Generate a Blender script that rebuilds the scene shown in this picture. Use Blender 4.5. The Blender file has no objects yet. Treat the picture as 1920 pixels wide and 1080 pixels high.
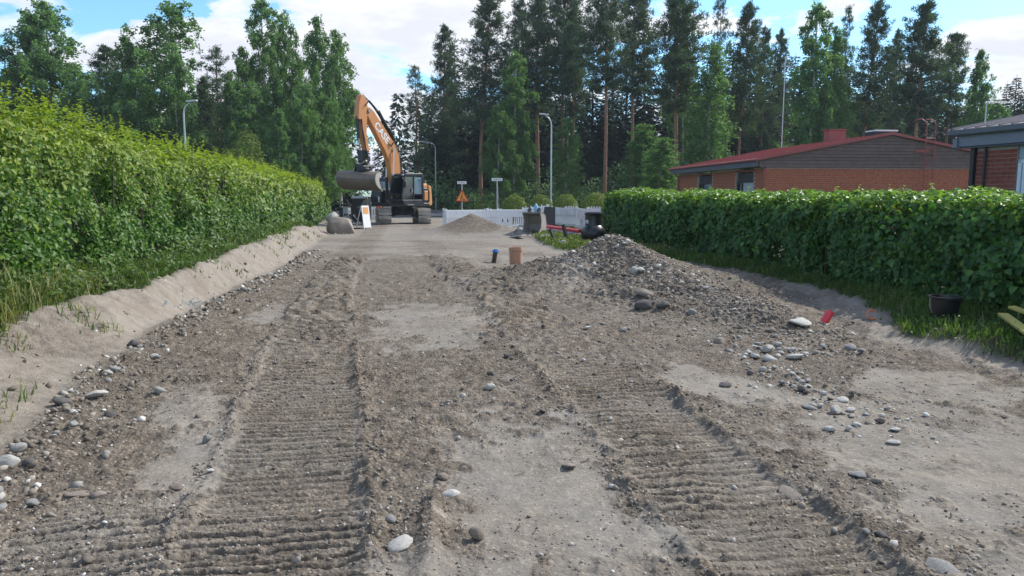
import bpy, math, random
import numpy as np
from mathutils import Vector, Matrix

S = bpy.context.scene
COL = S.collection
R = math.radians
rng = np.random.default_rng(7)
random.seed(7)

# ------------------------------------------------------------------ camera, sky, sun, exposure
EYE = 1.6
PITCH = 7.11
cam = bpy.data.cameras.new("camera")
cam.sensor_width = 36.0
cam.lens = 26.0
cam.clip_start = 0.05
cam.clip_end = 2000
camo = bpy.data.objects.new("camera", cam)
COL.objects.link(camo)
camo.location = (0, 0, EYE)
camo.rotation_euler = (R(90 - PITCH), 0, 0)
S.camera = camo

SUN_EL = R(43)
SUN_AZ = R(56)          # compass style: 0 = +Y, 90 = +X
w = bpy.data.worlds.new("World")
S.world = w
w.use_nodes = True
nt = w.node_tree
nt.nodes.clear()
def N(nt, t, **k):
    n = nt.nodes.new(t)
    for a, b in k.items():
        setattr(n, a, b)
    return n
def Lk(nt, a, b):
    nt.links.new(a, b)
sky = N(nt, "ShaderNodeTexSky", sky_type='NISHITA', sun_disc=False, sun_elevation=SUN_EL, sun_rotation=SUN_AZ)
sky.air_density = 1.0
sky.dust_density = 0.6
sky.ozone_density = 1.3
tc = N(nt, "ShaderNodeTexCoord")
sep = N(nt, "ShaderNodeSeparateXYZ")
Lk(nt, tc.outputs["Generated"], sep.inputs[0])
def M(nt, op, a, b=None, c=None, clamp=False):
    n = N(nt, "ShaderNodeMath", operation=op)
    n.use_clamp = clamp
    for i, v in enumerate((a, b, c)):
        if v is None:
            continue
        if isinstance(v, (int, float)):
            n.inputs[i].default_value = v
        else:
            Lk(nt, v, n.inputs[i])
    return n.outputs[0]
zz = M(nt, 'ADD', M(nt, 'MAXIMUM', sep.outputs[2], 0.0), 0.16)
cx = M(nt, 'DIVIDE', sep.outputs[0], zz)
cy = M(nt, 'DIVIDE', sep.outputs[1], zz)
comb = N(nt, "ShaderNodeCombineXYZ")
Lk(nt, cx, comb.inputs[0]); Lk(nt, cy, comb.inputs[1]); comb.inputs[2].default_value = 3.3
def wnoise(scale, detail, rough, off, dist=0.0):
    mp = N(nt, "ShaderNodeMapping")
    mp.inputs["Location"].default_value = off
    Lk(nt, comb.outputs[0], mp.inputs[0])
    n = N(nt, "ShaderNodeTexNoise")
    n.inputs["Scale"].default_value = scale
    n.inputs["Detail"].default_value = detail
    n.inputs["Roughness"].default_value = rough
    n.inputs["Distortion"].default_value = dist
    Lk(nt, mp.outputs[0], n.inputs["Vector"])
    return n.outputs[0]
n1 = wnoise(1.35, 10, 0.56, (2.6, 0.9, 0), 0.35)
n2 = wnoise(0.45, 4, 0.5, (9.1, 3.2, 0))
def ramp(nt, fac, stops, interp='LINEAR'):
    r = N(nt, "ShaderNodeValToRGB")
    r.color_ramp.interpolation = interp
    el = r.color_ramp.elements
    while len(el) < len(stops):
        el.new(0.5)
    for e, (p, c) in zip(el, stops):
        e.position = p
        e.color = c if len(c) == 4 else (*c, 1)
    Lk(nt, fac, r.inputs[0])
    return r.outputs[0]
cov = M(nt, 'ADD', n1, M(nt, 'MULTIPLY', M(nt, 'SUBTRACT', n2, 0.5), 0.7))
mask = ramp(nt, cov, [(0.49, (0, 0, 0)), (0.52, (0.7, 0.7, 0.7)), (0.56, (1, 1, 1))], 'EASE')
n3 = wnoise(2.2, 6, 0.6, (1.1, 7.7, 0))
ccol = ramp(nt, M(nt, 'ADD', M(nt, 'MULTIPLY', n3, 0.5), M(nt, 'MULTIPLY', cov, 0.5)),
            [(0.42, (10.2, 10.4, 10.8)), (0.52, (9.3, 9.5, 10.0)), (0.60, (7.8, 8.1, 9.2))])
mix = N(nt, "ShaderNodeMixRGB")
Lk(nt, mask, mix.inputs[0])
skb = N(nt, "ShaderNodeMixRGB", blend_type='MULTIPLY')
skb.inputs[0].default_value = 1.0
Lk(nt, sky.outputs[0], skb.inputs[1]); skb.inputs[2].default_value = (1.25, 1.85, 2.2, 1)
Lk(nt, skb.outputs[0], mix.inputs[1]); Lk(nt, ccol, mix.inputs[2])
bg = N(nt, "ShaderNodeBackground")
bg.inputs[1].default_value = 0.095
out = N(nt, "ShaderNodeOutputWorld")
Lk(nt, mix.outputs[0], bg.inputs[0]); Lk(nt, bg.outputs[0], out.inputs[0])

sl = bpy.data.lights.new("sun", 'SUN')
sl.energy = 4.7
sl.angle = R(0.8)
sl.color = (1.0, 0.95, 0.87)
so = bpy.data.objects.new("sun", sl)
COL.objects.link(so)
sd = Vector((math.sin(SUN_AZ) * math.cos(SUN_EL), math.cos(SUN_AZ) * math.cos(SUN_EL), math.sin(SUN_EL)))
so.rotation_euler = sd.to_track_quat('Z', 'Y').to_euler()
so.location = (30, 10, 40)
S.view_settings.view_transform = 'Standard'
S.view_settings.look = 'None'
S.view_settings.exposure = 0.24
S.view_settings.gamma = 1.0
S.view_settings.use_curve_mapping = False
S.cycles.max_bounces = 5
S.cycles.diffuse_bounces = 3
S.cycles.transmission_bounces = 4
S.cycles.transparent_max_bounces = 6
S.cycles.use_denoising = True

# ------------------------------------------------------------------ helpers
FPX = 1386.6
_c, _s = math.cos(R(PITCH)), math.sin(R(PITCH))
def at(u, v, Y):
    """point at forward distance Y whose bearing and height were read off the photograph"""
    x = (u - 960) / FPX
    y = -(v - 540) / FPX
    d = Vector((x, _c + y * _s, -_s + y * _c))
    t = Y / d.y
    return Vector((d.x * t, Y, EYE + d.z * t))
def gp(u, v, z=0.0):
    x = (u - 960) / FPX
    y = -(v - 540) / FPX
    d = Vector((x, _c + y * _s, -_s + y * _c))
    t = (z - EYE) / d.z
    return Vector((d.x * t, d.y * t, z))

def tag(o, label=None, cat=None, group=None, kind=None):
    if label: o["label"] = label
    if cat: o["category"] = cat
    if group: o["group"] = group
    if kind: o["kind"] = kind
    return o
def empty(name, loc=(0, 0, 0), rz=0.0, label=None, cat=None, group=None):
    o = bpy.data.objects.new(name, None)
    o.empty_display_size = 0.2
    COL.objects.link(o)
    o.location = loc
    o.rotation_euler = (0, 0, rz)
    return tag(o, label, cat, group)
def link(name, me, parent=None, loc=None):
    o = bpy.data.objects.new(name, me)
    COL.objects.link(o)
    if parent: o.parent = parent
    if loc is not None: o.location = loc
    return o
def copy_tree(o, parent=None):
    c = o.copy()
    COL.objects.link(c)
    c.parent = parent
    for ch in list(o.children):
        copy_tree(ch, c)
    return c
def npmesh(name, V, F, mat=None, smooth=False, attrs=None):
    """V (n,3); F list of (m,k) index arrays"""
    me = bpy.data.meshes.new(name)
    V = np.asarray(V, dtype=np.float32)
    if isinstance(F, np.ndarray): F = [F]
    F = [f for f in F if len(f)]
    me.vertices.add(len(V))
    me.vertices.foreach_set("co", V.ravel())
    tot = np.concatenate([np.full(len(f), f.shape[1], dtype=np.int32) for f in F])
    idx = np.concatenate([f.ravel() for f in F]).astype(np.int32)
    st = np.concatenate([[0], np.cumsum(tot)[:-1]]).astype(np.int32)
    me.loops.add(len(idx))
    me.loops.foreach_set("vertex_index", idx)
    me.polygons.add(len(tot))
    me.polygons.foreach_set("loop_start", st)
    me.polygons.foreach_set("loop_total", tot)
    if smooth:
        me.polygons.foreach_set("use_smooth", np.ones(len(tot), dtype=bool))
    me.update(calc_edges=True)
    for k, a in (attrs or {}).items():
        a = np.asarray(a, dtype=np.float32)
        if a.ndim == 1: a = np.stack([a, a, a], 1)
        rgba = np.ones((len(V), 4), dtype=np.float32)
        rgba[:, :a.shape[1]] = a
        at_ = me.attributes.new(k, 'FLOAT_COLOR', 'POINT')
        at_.data.foreach_set("color", rgba.ravel())
    if mat: me.materials.append(mat)
    return me

class MB:
    def __init__(self):
        self.v = []; self.f = []
    def add(self, vs, fs):
        b = len(self.v)
        self.v += [Vector(p) for p in vs]
        self.f += [tuple(i + b for i in f) for f in fs]
        return self
    def box(self, c, s, rot=None):
        c = Vector(c)
        vs = []
        for x in (-.5, .5):
            for y in (-.5, .5):
                for z in (-.5, .5):
                    p = Vector((x * s[0], y * s[1], z * s[2]))
                    if rot is not None: p = rot @ p
                    vs.append(c + p)
        return self.add(vs, [(0, 1, 3, 2), (4, 6, 7, 5), (0, 4, 5, 1), (2, 3, 7, 6), (0, 2, 6, 4), (1, 5, 7, 3)])
    def bb(self, x0, x1, y0, y1, z0, z1):
        return self.box(((x0 + x1) / 2, (y0 + y1) / 2, (z0 + z1) / 2), (abs(x1 - x0), abs(y1 - y0), abs(z1 - z0)))
    def bar(self, a, b, w, h, up=(0, 0, 1)):
        a, b = Vector(a), Vector(b)
        d = b - a
        X = d.normalized()
        Y = Vector(up).cross(X)
        if Y.length < 1e-4: Y = Vector((0, 1, 0)).cross(X)
        Y.normalize()
        Z = X.cross(Y)
        rot = Matrix((X, Y, Z)).transposed()
        return self.box((a + b) / 2, (d.length, w, h), rot)
    def tube(self, pts, r, n=8, cap=True):
        pts = [Vector(p) for p in pts]
        k = len(pts)
        rs = r if hasattr(r, '__len__') else [r] * k
        vs = []; fs = []
        prev = None
        for i, p in enumerate(pts):
            t = (pts[min(i + 1, k - 1)] - pts[max(i - 1, 0)]).normalized()
            if prev is None:
                a = t.orthogonal().normalized()
            else:
                a = (prev - t * prev.dot(t)).normalized()
            prev = a
            b = t.cross(a)
            for j in range(n):
                an = 2 * math.pi * j / n
                vs.append(p + (a * math.cos(an) + b * math.sin(an)) * rs[i])
        for i in range(k - 1):
            for j in range(n):
                j2 = (j + 1) % n
                fs.append((i * n + j, i * n + j2, (i + 1) * n + j2, (i + 1) * n + j))
        if cap:
            fs.append(tuple(range(n))[::-1])
            fs.append(tuple((k - 1) * n + j for j in range(n)))
        return self.add(vs, fs)
    def lathe(self, prof, c=(0, 0, 0), n=20, rot=None, cap=True):
        c = Vector(c)
        vs = []; fs = []
        for (r, z) in prof:
            for j in range(n):
                an = 2 * math.pi * j / n
                p = Vector((r * math.cos(an), r * math.sin(an), z))
                if rot is not None: p = rot @ p
                vs.append(c + p)
        k = len(prof)
        for i in range(k - 1):
            for j in range(n):
                j2 = (j + 1) % n
                fs.append((i * n + j, i * n + j2, (i + 1) * n + j2, (i + 1) * n + j))
        if cap:
            fs.append(tuple(range(n))[::-1])
            fs.append(tuple((k - 1) * n + j for j in range(n)))
        return self.add(vs, fs)
    def prism(self, poly, o, X, Y, Z, t0, t1):
        """polygon in the X,Y plane at o, extruded along Z from t0 to t1"""
        o, X, Y, Z = Vector(o), Vector(X), Vector(Y), Vector(Z)
        n = len(poly)
        vs = [o + X * a + Y * b + Z * t0 for a, b in poly] + [o + X * a + Y * b + Z * t1 for a, b in poly]
        fs = [tuple(range(n))[::-1], tuple(range(n, 2 * n))]
        fs += [(i, (i + 1) % n, n + (i + 1) % n, n + i) for i in range(n)]
        return self.add(vs, fs)
    def build(self, name, mat, parent=None, xf=None, smooth=False, bevel=0, loc=None, seg=1, label=None):
        me = bpy.data.meshes.new(name)
        vs = [xf @ p for p in self.v] if xf is not None else self.v
        me.from_pydata([tuple(p) for p in vs], [], self.f)
        me.update()
        import bmesh
        bm = bmesh.new(); bm.from_mesh(me)
        bmesh.ops.recalc_face_normals(bm, faces=bm.faces)
        if smooth:
            for f in bm.faces: f.smooth = True
            for e in bm.edges:
                if len(e.link_faces) == 2 and e.calc_face_angle(0) > R(38): e.smooth = False
        bm.to_mesh(me); bm.free()
        me.materials.append(mat)
        o = link(name, me, parent, loc)
        if bevel:
            m = o.modifiers.new("bevel", 'BEVEL')
            m.width = bevel; m.segments = seg; m.limit_method = 'ANGLE'; m.angle_limit = R(40)
        if label: o["label"] = label
        return o

# ------------------------------------------------------------------ numpy noise
def _hash(ix, iy, seed):
    h = (ix.astype(np.int64) * 374761393 + iy.astype(np.int64) * 668265263 + seed * 1442695041) & 0xFFFFFFFF
    h = ((h ^ (h >> 13)) * 1274126177) & 0xFFFFFFFF
    h = (h ^ (h >> 16)) & 0xFFFFFFFF
    return h.astype(np.float64) / 4294967295.0
def vnoise(x, y, seed=0):
    ix = np.floor(x); iy = np.floor(y)
    fx = x - ix; fy = y - iy
    fx = fx * fx * fx * (fx * (fx * 6 - 15) + 10); fy = fy * fy * fy * (fy * (fy * 6 - 15) + 10)
    a = _hash(ix, iy, seed); b = _hash(ix + 1, iy, seed); c = _hash(ix, iy + 1, seed); d = _hash(ix + 1, iy + 1, seed)
    return (a + (b - a) * fx) * (1 - fy) + (c + (d - c) * fx) * fy
def fbm(x, y, seed=0, o=4, g=0.5):
    t = 0; amp = 1; s = 0
    for i in range(o):
        t = t + amp * (vnoise(x * 2 ** i + 17.3 * i, y * 2 ** i - 9.1 * i, seed + i) * 2 - 1)
        s += amp; amp *= g
    return t / s
def worley(x, y, seed=0, jit=0.95):
    ix = np.floor(x); iy = np.floor(y)
    best = np.full(np.shape(x), 9.0); cid = np.zeros(np.shape(x))
    for dx in (-1, 0, 1):
        for dy in (-1, 0, 1):
            jx = ix + dx; jy = iy + dy
            h1 = _hash(jx, jy, seed); h2 = _hash(jx, jy, seed + 91)
            d = (jx + 0.5 + (h1 - 0.5) * jit - x) ** 2 + (jy + 0.5 + (h2 - 0.5) * jit - y) ** 2
            m = d < best
            best = np.where(m, d, best); cid = np.where(m, _hash(jx, jy, seed + 177), cid)
    return np.sqrt(best), cid
def sst(a, b, x):
    t = np.clip((x - a) / (b - a), 0, 1)
    return t * t * (3 - 2 * t)

# ------------------------------------------------------------------ materials
def newmat(name):
    m = bpy.data.materials.new(name)
    m.use_nodes = True
    nt = m.node_tree
    b = nt.nodes["Principled BSDF"]
    return m, nt, b
def texn(nt, scale, detail=4, rough=0.55, coord=None, kind="ShaderNodeTexNoise"):
    n = N(nt, kind)
    n.inputs["Scale"].default_value = scale
    if "Detail" in n.inputs: n.inputs["Detail"].default_value = detail
    if "Roughness" in n.inputs: n.inputs["Roughness"].default_value = rough
    if coord is not None: Lk(nt, coord, n.inputs["Vector"])
    return n
def mixc(nt, fac, a, b, mode='MIX'):
    n = N(nt, "ShaderNodeMixRGB", blend_type=mode)
    for i, v in enumerate((fac, a, b)):
        if isinstance(v, (int, float)): n.inputs[i].default_value = v
        elif isinstance(v, tuple): n.inputs[i].default_value = (*v, 1) if len(v) == 3 else v
        else: Lk(nt, v, n.inputs[i])
    return n.outputs[0]
def pmat(name, col, rough=0.6, metal=0.0, var=0.18, scale=3.0, bump=0.0, bscale=40, dirt=None, dirt_amt=0.5, spec=0.5, dscale=2.2, per_obj=0.0):
    m, nt, b = newmat(name)
    g = N(nt, "ShaderNodeTexCoord").outputs["Object"]
    n = texn(nt, scale, 6, 0.65, g)
    lo = tuple(c * (1 - var) for c in col); hi = tuple(min(1, c * (1 + var)) for c in col)
    c = ramp(nt, n.outputs[0], [(0.3, lo), (0.7, hi)])
    if dirt:
        n2 = texn(nt, dscale, 8, 0.7, g)
        f = ramp(nt, n2.outputs[0], [(0.62 - 0.3 * dirt_amt, (0, 0, 0)), (0.80 - 0.2 * dirt_amt, (dirt_amt,) * 3)])
        c = mixc(nt, f, c, dirt)
        rr = N(nt, "ShaderNodeMapRange")
        Lk(nt, f, rr.inputs[0]); rr.inputs[3].default_value = rough; rr.inputs[4].default_value = 0.9
        Lk(nt, rr.outputs[0], b.inputs["Roughness"])
    else:
        b.inputs["Roughness"].default_value = rough
    if per_obj:
        oi = N(nt, "ShaderNodeObjectInfo")
        k = M(nt, 'ADD', M(nt, 'MULTIPLY', oi.outputs["Random"], per_obj), 1 - per_obj / 2)
        kk = N(nt, "ShaderNodeCombineXYZ")
        for i in range(3): Lk(nt, k, kk.inputs[i])
        c = mixc(nt, 1.0, c, kk.outputs[0], 'MULTIPLY')
    Lk(nt, c, b.inputs["Base Color"])
    b.inputs["Metallic"].default_value = metal
    b.inputs["Specular IOR Level"].default_value = spec
    if bump:
        bn = texn(nt, bscale, 5, 0.6, g)
        bp = N(nt, "ShaderNodeBump")
        bp.inputs["Strength"].default_value = bump
        bp.inputs["Distance"].default_value = 0.02
        Lk(nt, bn.outputs[0], bp.inputs["Height"]); Lk(nt, bp.outputs[0], b.inputs["Normal"])
    return m
def leafmat(name, dark, mid, young, trans=0.3, rough=0.5, spec=0.4):
    """attribute tint: R tone 0..1, G young shoots 0..1"""
    m, nt, b = newmat(name)
    a = N(nt, "ShaderNodeAttribute", attribute_name="tint")
    sp = N(nt, "ShaderNodeSeparateColor"); Lk(nt, a.outputs["Color"], sp.inputs[0])
    c = mixc(nt, sp.outputs[0], dark, mid)
    c = mixc(nt, sp.outputs[1], c, young)
    Lk(nt, c, b.inputs["Base Color"])
    b.inputs["Roughness"].default_value = rough
    b.inputs["Specular IOR Level"].default_value = spec
    tr = N(nt, "ShaderNodeBsdfTranslucent")
    tcx = mixc(nt, 1.0, c, (1.3, 1.5, 0.5), 'MULTIPLY')
    Lk(nt, tcx, tr.inputs[0])
    mx = N(nt, "ShaderNodeMixShader"); mx.inputs[0].default_value = trans
    o = nt.nodes["Material Output"]
    Lk(nt, b.outputs[0], mx.inputs[1]); Lk(nt, tr.outputs[0], mx.inputs[2]); Lk(nt, mx.outputs[0], o.inputs[0])
    return m

# ground material: attribute 'mask' R = churned dark soil, G = pale sand, B = topsoil under grass, A unused
def ground_material():
    m, nt, b = newmat("dirt")
    g = N(nt, "ShaderNodeTexCoord").outputs["Object"]
    a = N(nt, "ShaderNodeAttribute", attribute_name="mask")
    sp = N(nt, "ShaderNodeSeparateColor"); Lk(nt, a.outputs["Color"], sp.inputs[0])
    big = texn(nt, 0.7, 5, 0.6, g).outputs[0]
    med = texn(nt, 7, 7, 0.7, g).outputs[0]
    fine = texn(nt, 90, 4, 0.7, g).outputs[0]
    sm = ramp(nt, big, [(0.32, (0.155, 0.137, 0.116)), (0.5, (0.222, 0.192, 0.157)), (0.68, (0.30, 0.255, 0.203))])
    blu = texn(nt, 1.6, 6, 0.65, g).outputs[0]
    sm = mixc(nt, ramp(nt, blu, [(0.42, (0, 0, 0)), (0.6, (0.8,) * 3)]), sm, (0.212, 0.200, 0.184))
    scr = N(nt, "ShaderNodeMapping"); scr.inputs["Scale"].default_value = (3.0, 16.0, 1.0); Lk(nt, g, scr.inputs[0])
    sc2 = texn(nt, 1.0, 7, 0.7, scr.outputs[0]).outputs[0]
    sm = mixc(nt, ramp(nt, sc2, [(0.55, (0, 0, 0)), (0.68, (0.55,) * 3)]), sm, (0.13, 0.108, 0.085))
    sm = mixc(nt, 0.5, sm, ramp(nt, med, [(0.3, (0.155, 0.14, 0.12)), (0.7, (0.335, 0.29, 0.24))]))
    ro = ramp(nt, med, [(0.28, (0.075, 0.060, 0.046)), (0.5, (0.158, 0.129, 0.101)), (0.72, (0.265, 0.222, 0.176))])
    # gritty grains of differing stone colours
    vor = N(nt, "ShaderNodeTexVoronoi"); vor.inputs["Scale"].default_value = 75
    Lk(nt, g, vor.inputs["Vector"])
    vs = N(nt, "ShaderNodeSeparateColor"); Lk(nt, vor.outputs["Color"], vs.inputs[0])
    grain = ramp(nt, vs.outputs[0], [(0.0, (0.55, 0.53, 0.5)), (0.6, (0.95, 0.93, 0.9)), (0.86, (1.1, 1.08, 1.05)), (0.97, (2.0, 2.0, 1.95))])
    ro = mixc(nt, 0.75, ro, grain, 'MULTIPLY')
    sm = mixc(nt, 0.22, sm, grain, 'MULTIPLY')
    sand = ramp(nt, med, [(0.3, (0.19, 0.163, 0.136)), (0.7, (0.31, 0.268, 0.222))])
    sand = mixc(nt, ramp(nt, texn(nt, 1.1, 6, 0.65, g).outputs[0], [(0.50, (0, 0, 0)), (0.66, (0.65,) * 3)]), sand, (0.20, 0.155, 0.115))
    soil = ramp(nt, med, [(0.3, (0.035, 0.035, 0.018)), (0.7, (0.09, 0.085, 0.045))])
    f1 = M(nt, 'ADD', sp.outputs[0], M(nt, 'MULTIPLY', M(nt, 'SUBTRACT', fine, 0.5), 0.9), clamp=True)
    c = mixc(nt, f1, sm, ro)
    c = mixc(nt, sp.outputs[1], c, sand)
    c = mixc(nt, sp.outputs[2], c, soil)
    fv = ramp(nt, fine, [(0.25, (0.78, 0.78, 0.78)), (0.75, (1.18, 1.18, 1.18))])
    c = mixc(nt, 1.0, c, fv, 'MULTIPLY')
    Lk(nt, c, b.inputs["Base Color"])
    b.inputs["Roughness"].default_value = 0.92
    b.inputs["Specular IOR Level"].default_value = 0.25
    h1 = M(nt, 'MULTIPLY', fine, M(nt, 'ADD', M(nt, 'MULTIPLY', sp.outputs[0], 0.9), 0.25))
    v2 = N(nt, "ShaderNodeTexVoronoi"); v2.inputs["Scale"].default_value = 45
    Lk(nt, g, v2.inputs["Vector"])
    h2 = M(nt, 'MULTIPLY', M(nt, 'SUBTRACT', 1.0, v2.outputs["Distance"]), M(nt, 'MULTIPLY', sp.outputs[0], 1.3))
    h3 = M(nt, 'MULTIPLY', texn(nt, 28, 5, 0.7, g).outputs[0], 1.0)
    h = M(nt, 'ADD', M(nt, 'ADD', h1, h2), h3)
    bp = N(nt, "ShaderNodeBump"); bp.inputs["Strength"].default_value = 0.75; bp.inputs["Distance"].default_value = 0.016
    Lk(nt, h, bp.inputs["Height"]); Lk(nt, bp.outputs[0], b.inputs["Normal"])
    return m

MG = ground_material()
m_stone, _nt, _b = newmat("stone")
_g = N(_nt, "ShaderNodeTexCoord").outputs["Object"]
_a = N(_nt, "ShaderNodeAttribute", attribute_name="tint")
_n = texn(_nt, 22, 6, 0.7, _g)
_cc = mixc(_nt, 1.0, _a.outputs["Color"], ramp(_nt, _n.outputs[0], [(0.3, (0.72, 0.70, 0.68)), (0.7, (1.2, 1.2, 1.2))]), 'MULTIPLY')
Lk(_nt, _cc, _b.inputs["Base Color"]); _b.inputs["Roughness"].default_value = 0.8
_bp = N(_nt, "ShaderNodeBump"); _bp.inputs["Strength"].default_value = 0.35; _bp.inputs["Distance"].default_value = 0.006
Lk(_nt, texn(_nt, 60, 5, 0.6, _g).outputs[0], _bp.inputs["Height"]); Lk(_nt, _bp.outputs[0], _b.inputs["Normal"])
def stonemat(name, col):
    return pmat(name, col, 0.82, var=0.28, scale=9, bump=0.5, bscale=50, dirt=(0.17, 0.14, 0.11), dirt_amt=0.35, per_obj=0.35, dscale=5)
SM = [stonemat("white stone", (0.46, 0.44, 0.40)), stonemat("grey stone", (0.27, 0.26, 0.245)),
      stonemat("brown stone", (0.23, 0.19, 0.155)), stonemat("dark stone", (0.11, 0.10, 0.095))]
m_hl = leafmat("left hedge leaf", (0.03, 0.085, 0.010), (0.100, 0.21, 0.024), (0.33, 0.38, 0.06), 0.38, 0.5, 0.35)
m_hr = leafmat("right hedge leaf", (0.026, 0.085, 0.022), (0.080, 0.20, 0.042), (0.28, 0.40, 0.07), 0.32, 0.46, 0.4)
m_birch = leafmat("birch leaf", (0.06, 0.13, 0.06), (0.155, 0.27, 0.115), (0.23, 0.33, 0.11), 0.45, 0.55, 0.3)
m_pine = leafmat("pine needle", (0.045, 0.078, 0.05), (0.11, 0.16, 0.098), (0.16, 0.21, 0.11), 0.22, 0.6, 0.25)
m_spruce = leafmat("spruce needle", (0.022, 0.044, 0.03), (0.05, 0.085, 0.048), (0.09, 0.12, 0.05), 0.12, 0.65, 0.2)
m_bush = leafmat("bush leaf", (0.04, 0.085, 0.02), (0.10, 0.17, 0.035), (0.25, 0.29, 0.08), 0.35, 0.5, 0.3)
m_grass = leafmat("grass blade", (0.03, 0.075, 0.015), (0.075, 0.15, 0.03), (0.30, 0.28, 0.12), 0.35, 0.55, 0.3)
m_pbark = pmat("pine bark", (0.29, 0.16, 0.10), 0.9, var=0.45, scale=6, bump=0.8, bscale=14, per_obj=0.2)
m_pbarkd = pmat("dark bark", (0.11, 0.085, 0.068), 0.9, var=0.4, scale=6, bump=0.8, bscale=14)
m_bbark = pmat("birch bark", (0.58, 0.56, 0.52), 0.8, var=0.12, scale=2, dirt=(0.04, 0.035, 0.03), dirt_amt=0.8, dscale=1.6)
m_twig = pmat("twig", (0.075, 0.055, 0.038), 0.9, var=0.3)
m_orange = pmat("orange machine paint", (0.54, 0.225, 0.075), 0.42, var=0.08, dirt=(0.33, 0.2, 0.12), dirt_amt=0.4, dscale=1.4)
m_orange2 = pmat("orange machine paint faded", (0.66, 0.30, 0.10), 0.5, var=0.1, dirt=(0.33, 0.2, 0.12), dirt_amt=0.5)
m_dpaint = pmat("charcoal machine paint", (0.022, 0.025, 0.03), 0.4, var=0.2, dirt=(0.11, 0.10, 0.09), dirt_amt=0.4)
m_black = pmat("black metal", (0.015, 0.015, 0.017), 0.5, var=0.3, dirt=(0.08, 0.07, 0.06), dirt_amt=0.4)
m_steel = pmat("worn steel", (0.30, 0.275, 0.245), 0.5, 0.3, var=0.25, scale=3, dirt=(0.17, 0.12, 0.085), dirt_amt=0.7, dscale=1.2, bump=0.2)
m_bucket = pmat("earthy bucket steel", (0.165, 0.14, 0.118), 0.5, 0.3, var=0.3, scale=2, dirt=(0.23, 0.18, 0.135), dirt_amt=0.7, dscale=1.0, bump=0.3)
m_track = pmat("track shoe steel", (0.44, 0.41, 0.375), 0.6, 0.15, var=0.3, scale=6, dirt=(0.26, 0.22, 0.18), dirt_amt=0.7, dscale=3, per_obj=0.3)
m_chrome = pmat("chrome rod", (0.55, 0.55, 0.55), 0.18, 1.0, var=0.03)
m_rubber = pmat("black rubber", (0.012, 0.012, 0.012), 0.55, var=0.2)
m_galv = pmat("galvanised steel", (0.50, 0.53, 0.55), 0.5, 0.35, var=0.08, scale=4)
m_white = pmat("white plastic", (0.74, 0.75, 0.77), 0.45, var=0.05, dirt=(0.42, 0.38, 0.33), dirt_amt=0.4, dscale=1.5)
m_whiteb = pmat("white plastic older", (0.68, 0.69, 0.71), 0.5, var=0.06, dirt=(0.45, 0.36, 0.28), dirt_amt=0.6, dscale=0.9)
m_bplast = pmat("black plastic", (0.012, 0.013, 0.015), 0.3, var=0.2, dirt=(0.08, 0.075, 0.07), dirt_amt=0.3)
m_redp = pmat("red plastic", (0.72, 0.055, 0.075), 0.35, var=0.1, dirt=(0.4, 0.25, 0.2), dirt_amt=0.3)
m_blueg = pmat("blue grey plastic", (0.22, 0.27, 0.42), 0.45, var=0.1)
m_dbrown = pmat("brown plastic pipe", (0.05, 0.033, 0.028), 0.45, var=0.2, dirt=(0.2, 0.17, 0.14), dirt_amt=0.5)
m_terra = pmat("orange brown pipe", (0.50, 0.255, 0.15), 0.5, var=0.1, dirt=(0.40, 0.33, 0.26), dirt_amt=0.7, dscale=4)
m_blue = pmat("blue plastic", (0.03, 0.16, 0.50), 0.35, var=0.1)
m_lblue = pmat("pale blue sack", (0.22, 0.50, 0.68), 0.5, var=0.2, scale=8, bump=0.5, bscale=12)
m_conc = pmat("concrete", (0.42, 0.41, 0.385), 0.85, var=0.15, bump=0.4, bscale=60)
m_asph = pmat("asphalt", (0.12, 0.12, 0.125), 0.85, var=0.15, scale=2, dirt=(0.2, 0.18, 0.16), dirt_amt=0.5, bump=0.3, bscale=120)
m_signw = pmat("white sign", (0.75, 0.76, 0.78), 0.4, var=0.03)
m_signk = pmat("sign black", (0.02, 0.02, 0.022), 0.5, var=0.05)
m_signr = pmat("sign red", (0.62, 0.07, 0.03), 0.4, var=0.03)
m_signo = pmat("sign orange", (0.92, 0.36, 0.03), 0.4, var=0.03)
m_signg = pmat("sign green", (0.03, 0.22, 0.14), 0.4, var=0.03)
m_yellow = pmat("yellow board", (0.46, 0.40, 0.10), 0.6, var=0.15, scale=5, dirt=(0.2, 0.16, 0.08), dirt_amt=0.5)
m_oring = pmat("orange ring plastic", (0.85, 0.2, 0.04), 0.4, var=0.05)
m_mortar = pmat("mortar", (0.36, 0.31, 0.27), 0.95, var=0.15)
m_brick = pmat("red brick", (0.36, 0.108, 0.050), 0.88, var=0.45, scale=9, bump=0.5, bscale=60, per_obj=0.3)
m_brick2 = pmat("dark red brick", (0.25, 0.068, 0.048), 0.88, var=0.3, scale=5, bump=0.5, bscale=60, per_obj=0.35)
m_roofr = pmat("red roof metal", (0.30, 0.065, 0.06), 0.42, var=0.1, scale=1.2, dirt=(0.26, 0.13, 0.12), dirt_amt=0.3)
m_roofb = pmat("brown roof metal", (0.27, 0.225, 0.21), 0.4, 0.1, var=0.1, scale=1.5)
m_plank = pmat("brown painted plank", (0.15, 0.105, 0.092), 0.7, var=0.2, scale=4, bump=0.3, bscale=30, per_obj=0.2)
m_fascia = pmat("slate blue fascia", (0.085, 0.10, 0.135), 0.5, var=0.1)
m_fascial = pmat("grey blue board", (0.16, 0.185, 0.24), 0.55, var=0.1)
m_lpanel = pmat("pale blue panel", (0.27, 0.36, 0.42), 0.5, var=0.06)
m_darkp = pmat("dark panel", (0.02, 0.022, 0.026), 0.5, var=0.1)
m_curt = pmat("pale window blind", (0.34, 0.40, 0.46), 0.6, var=0.08)
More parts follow.
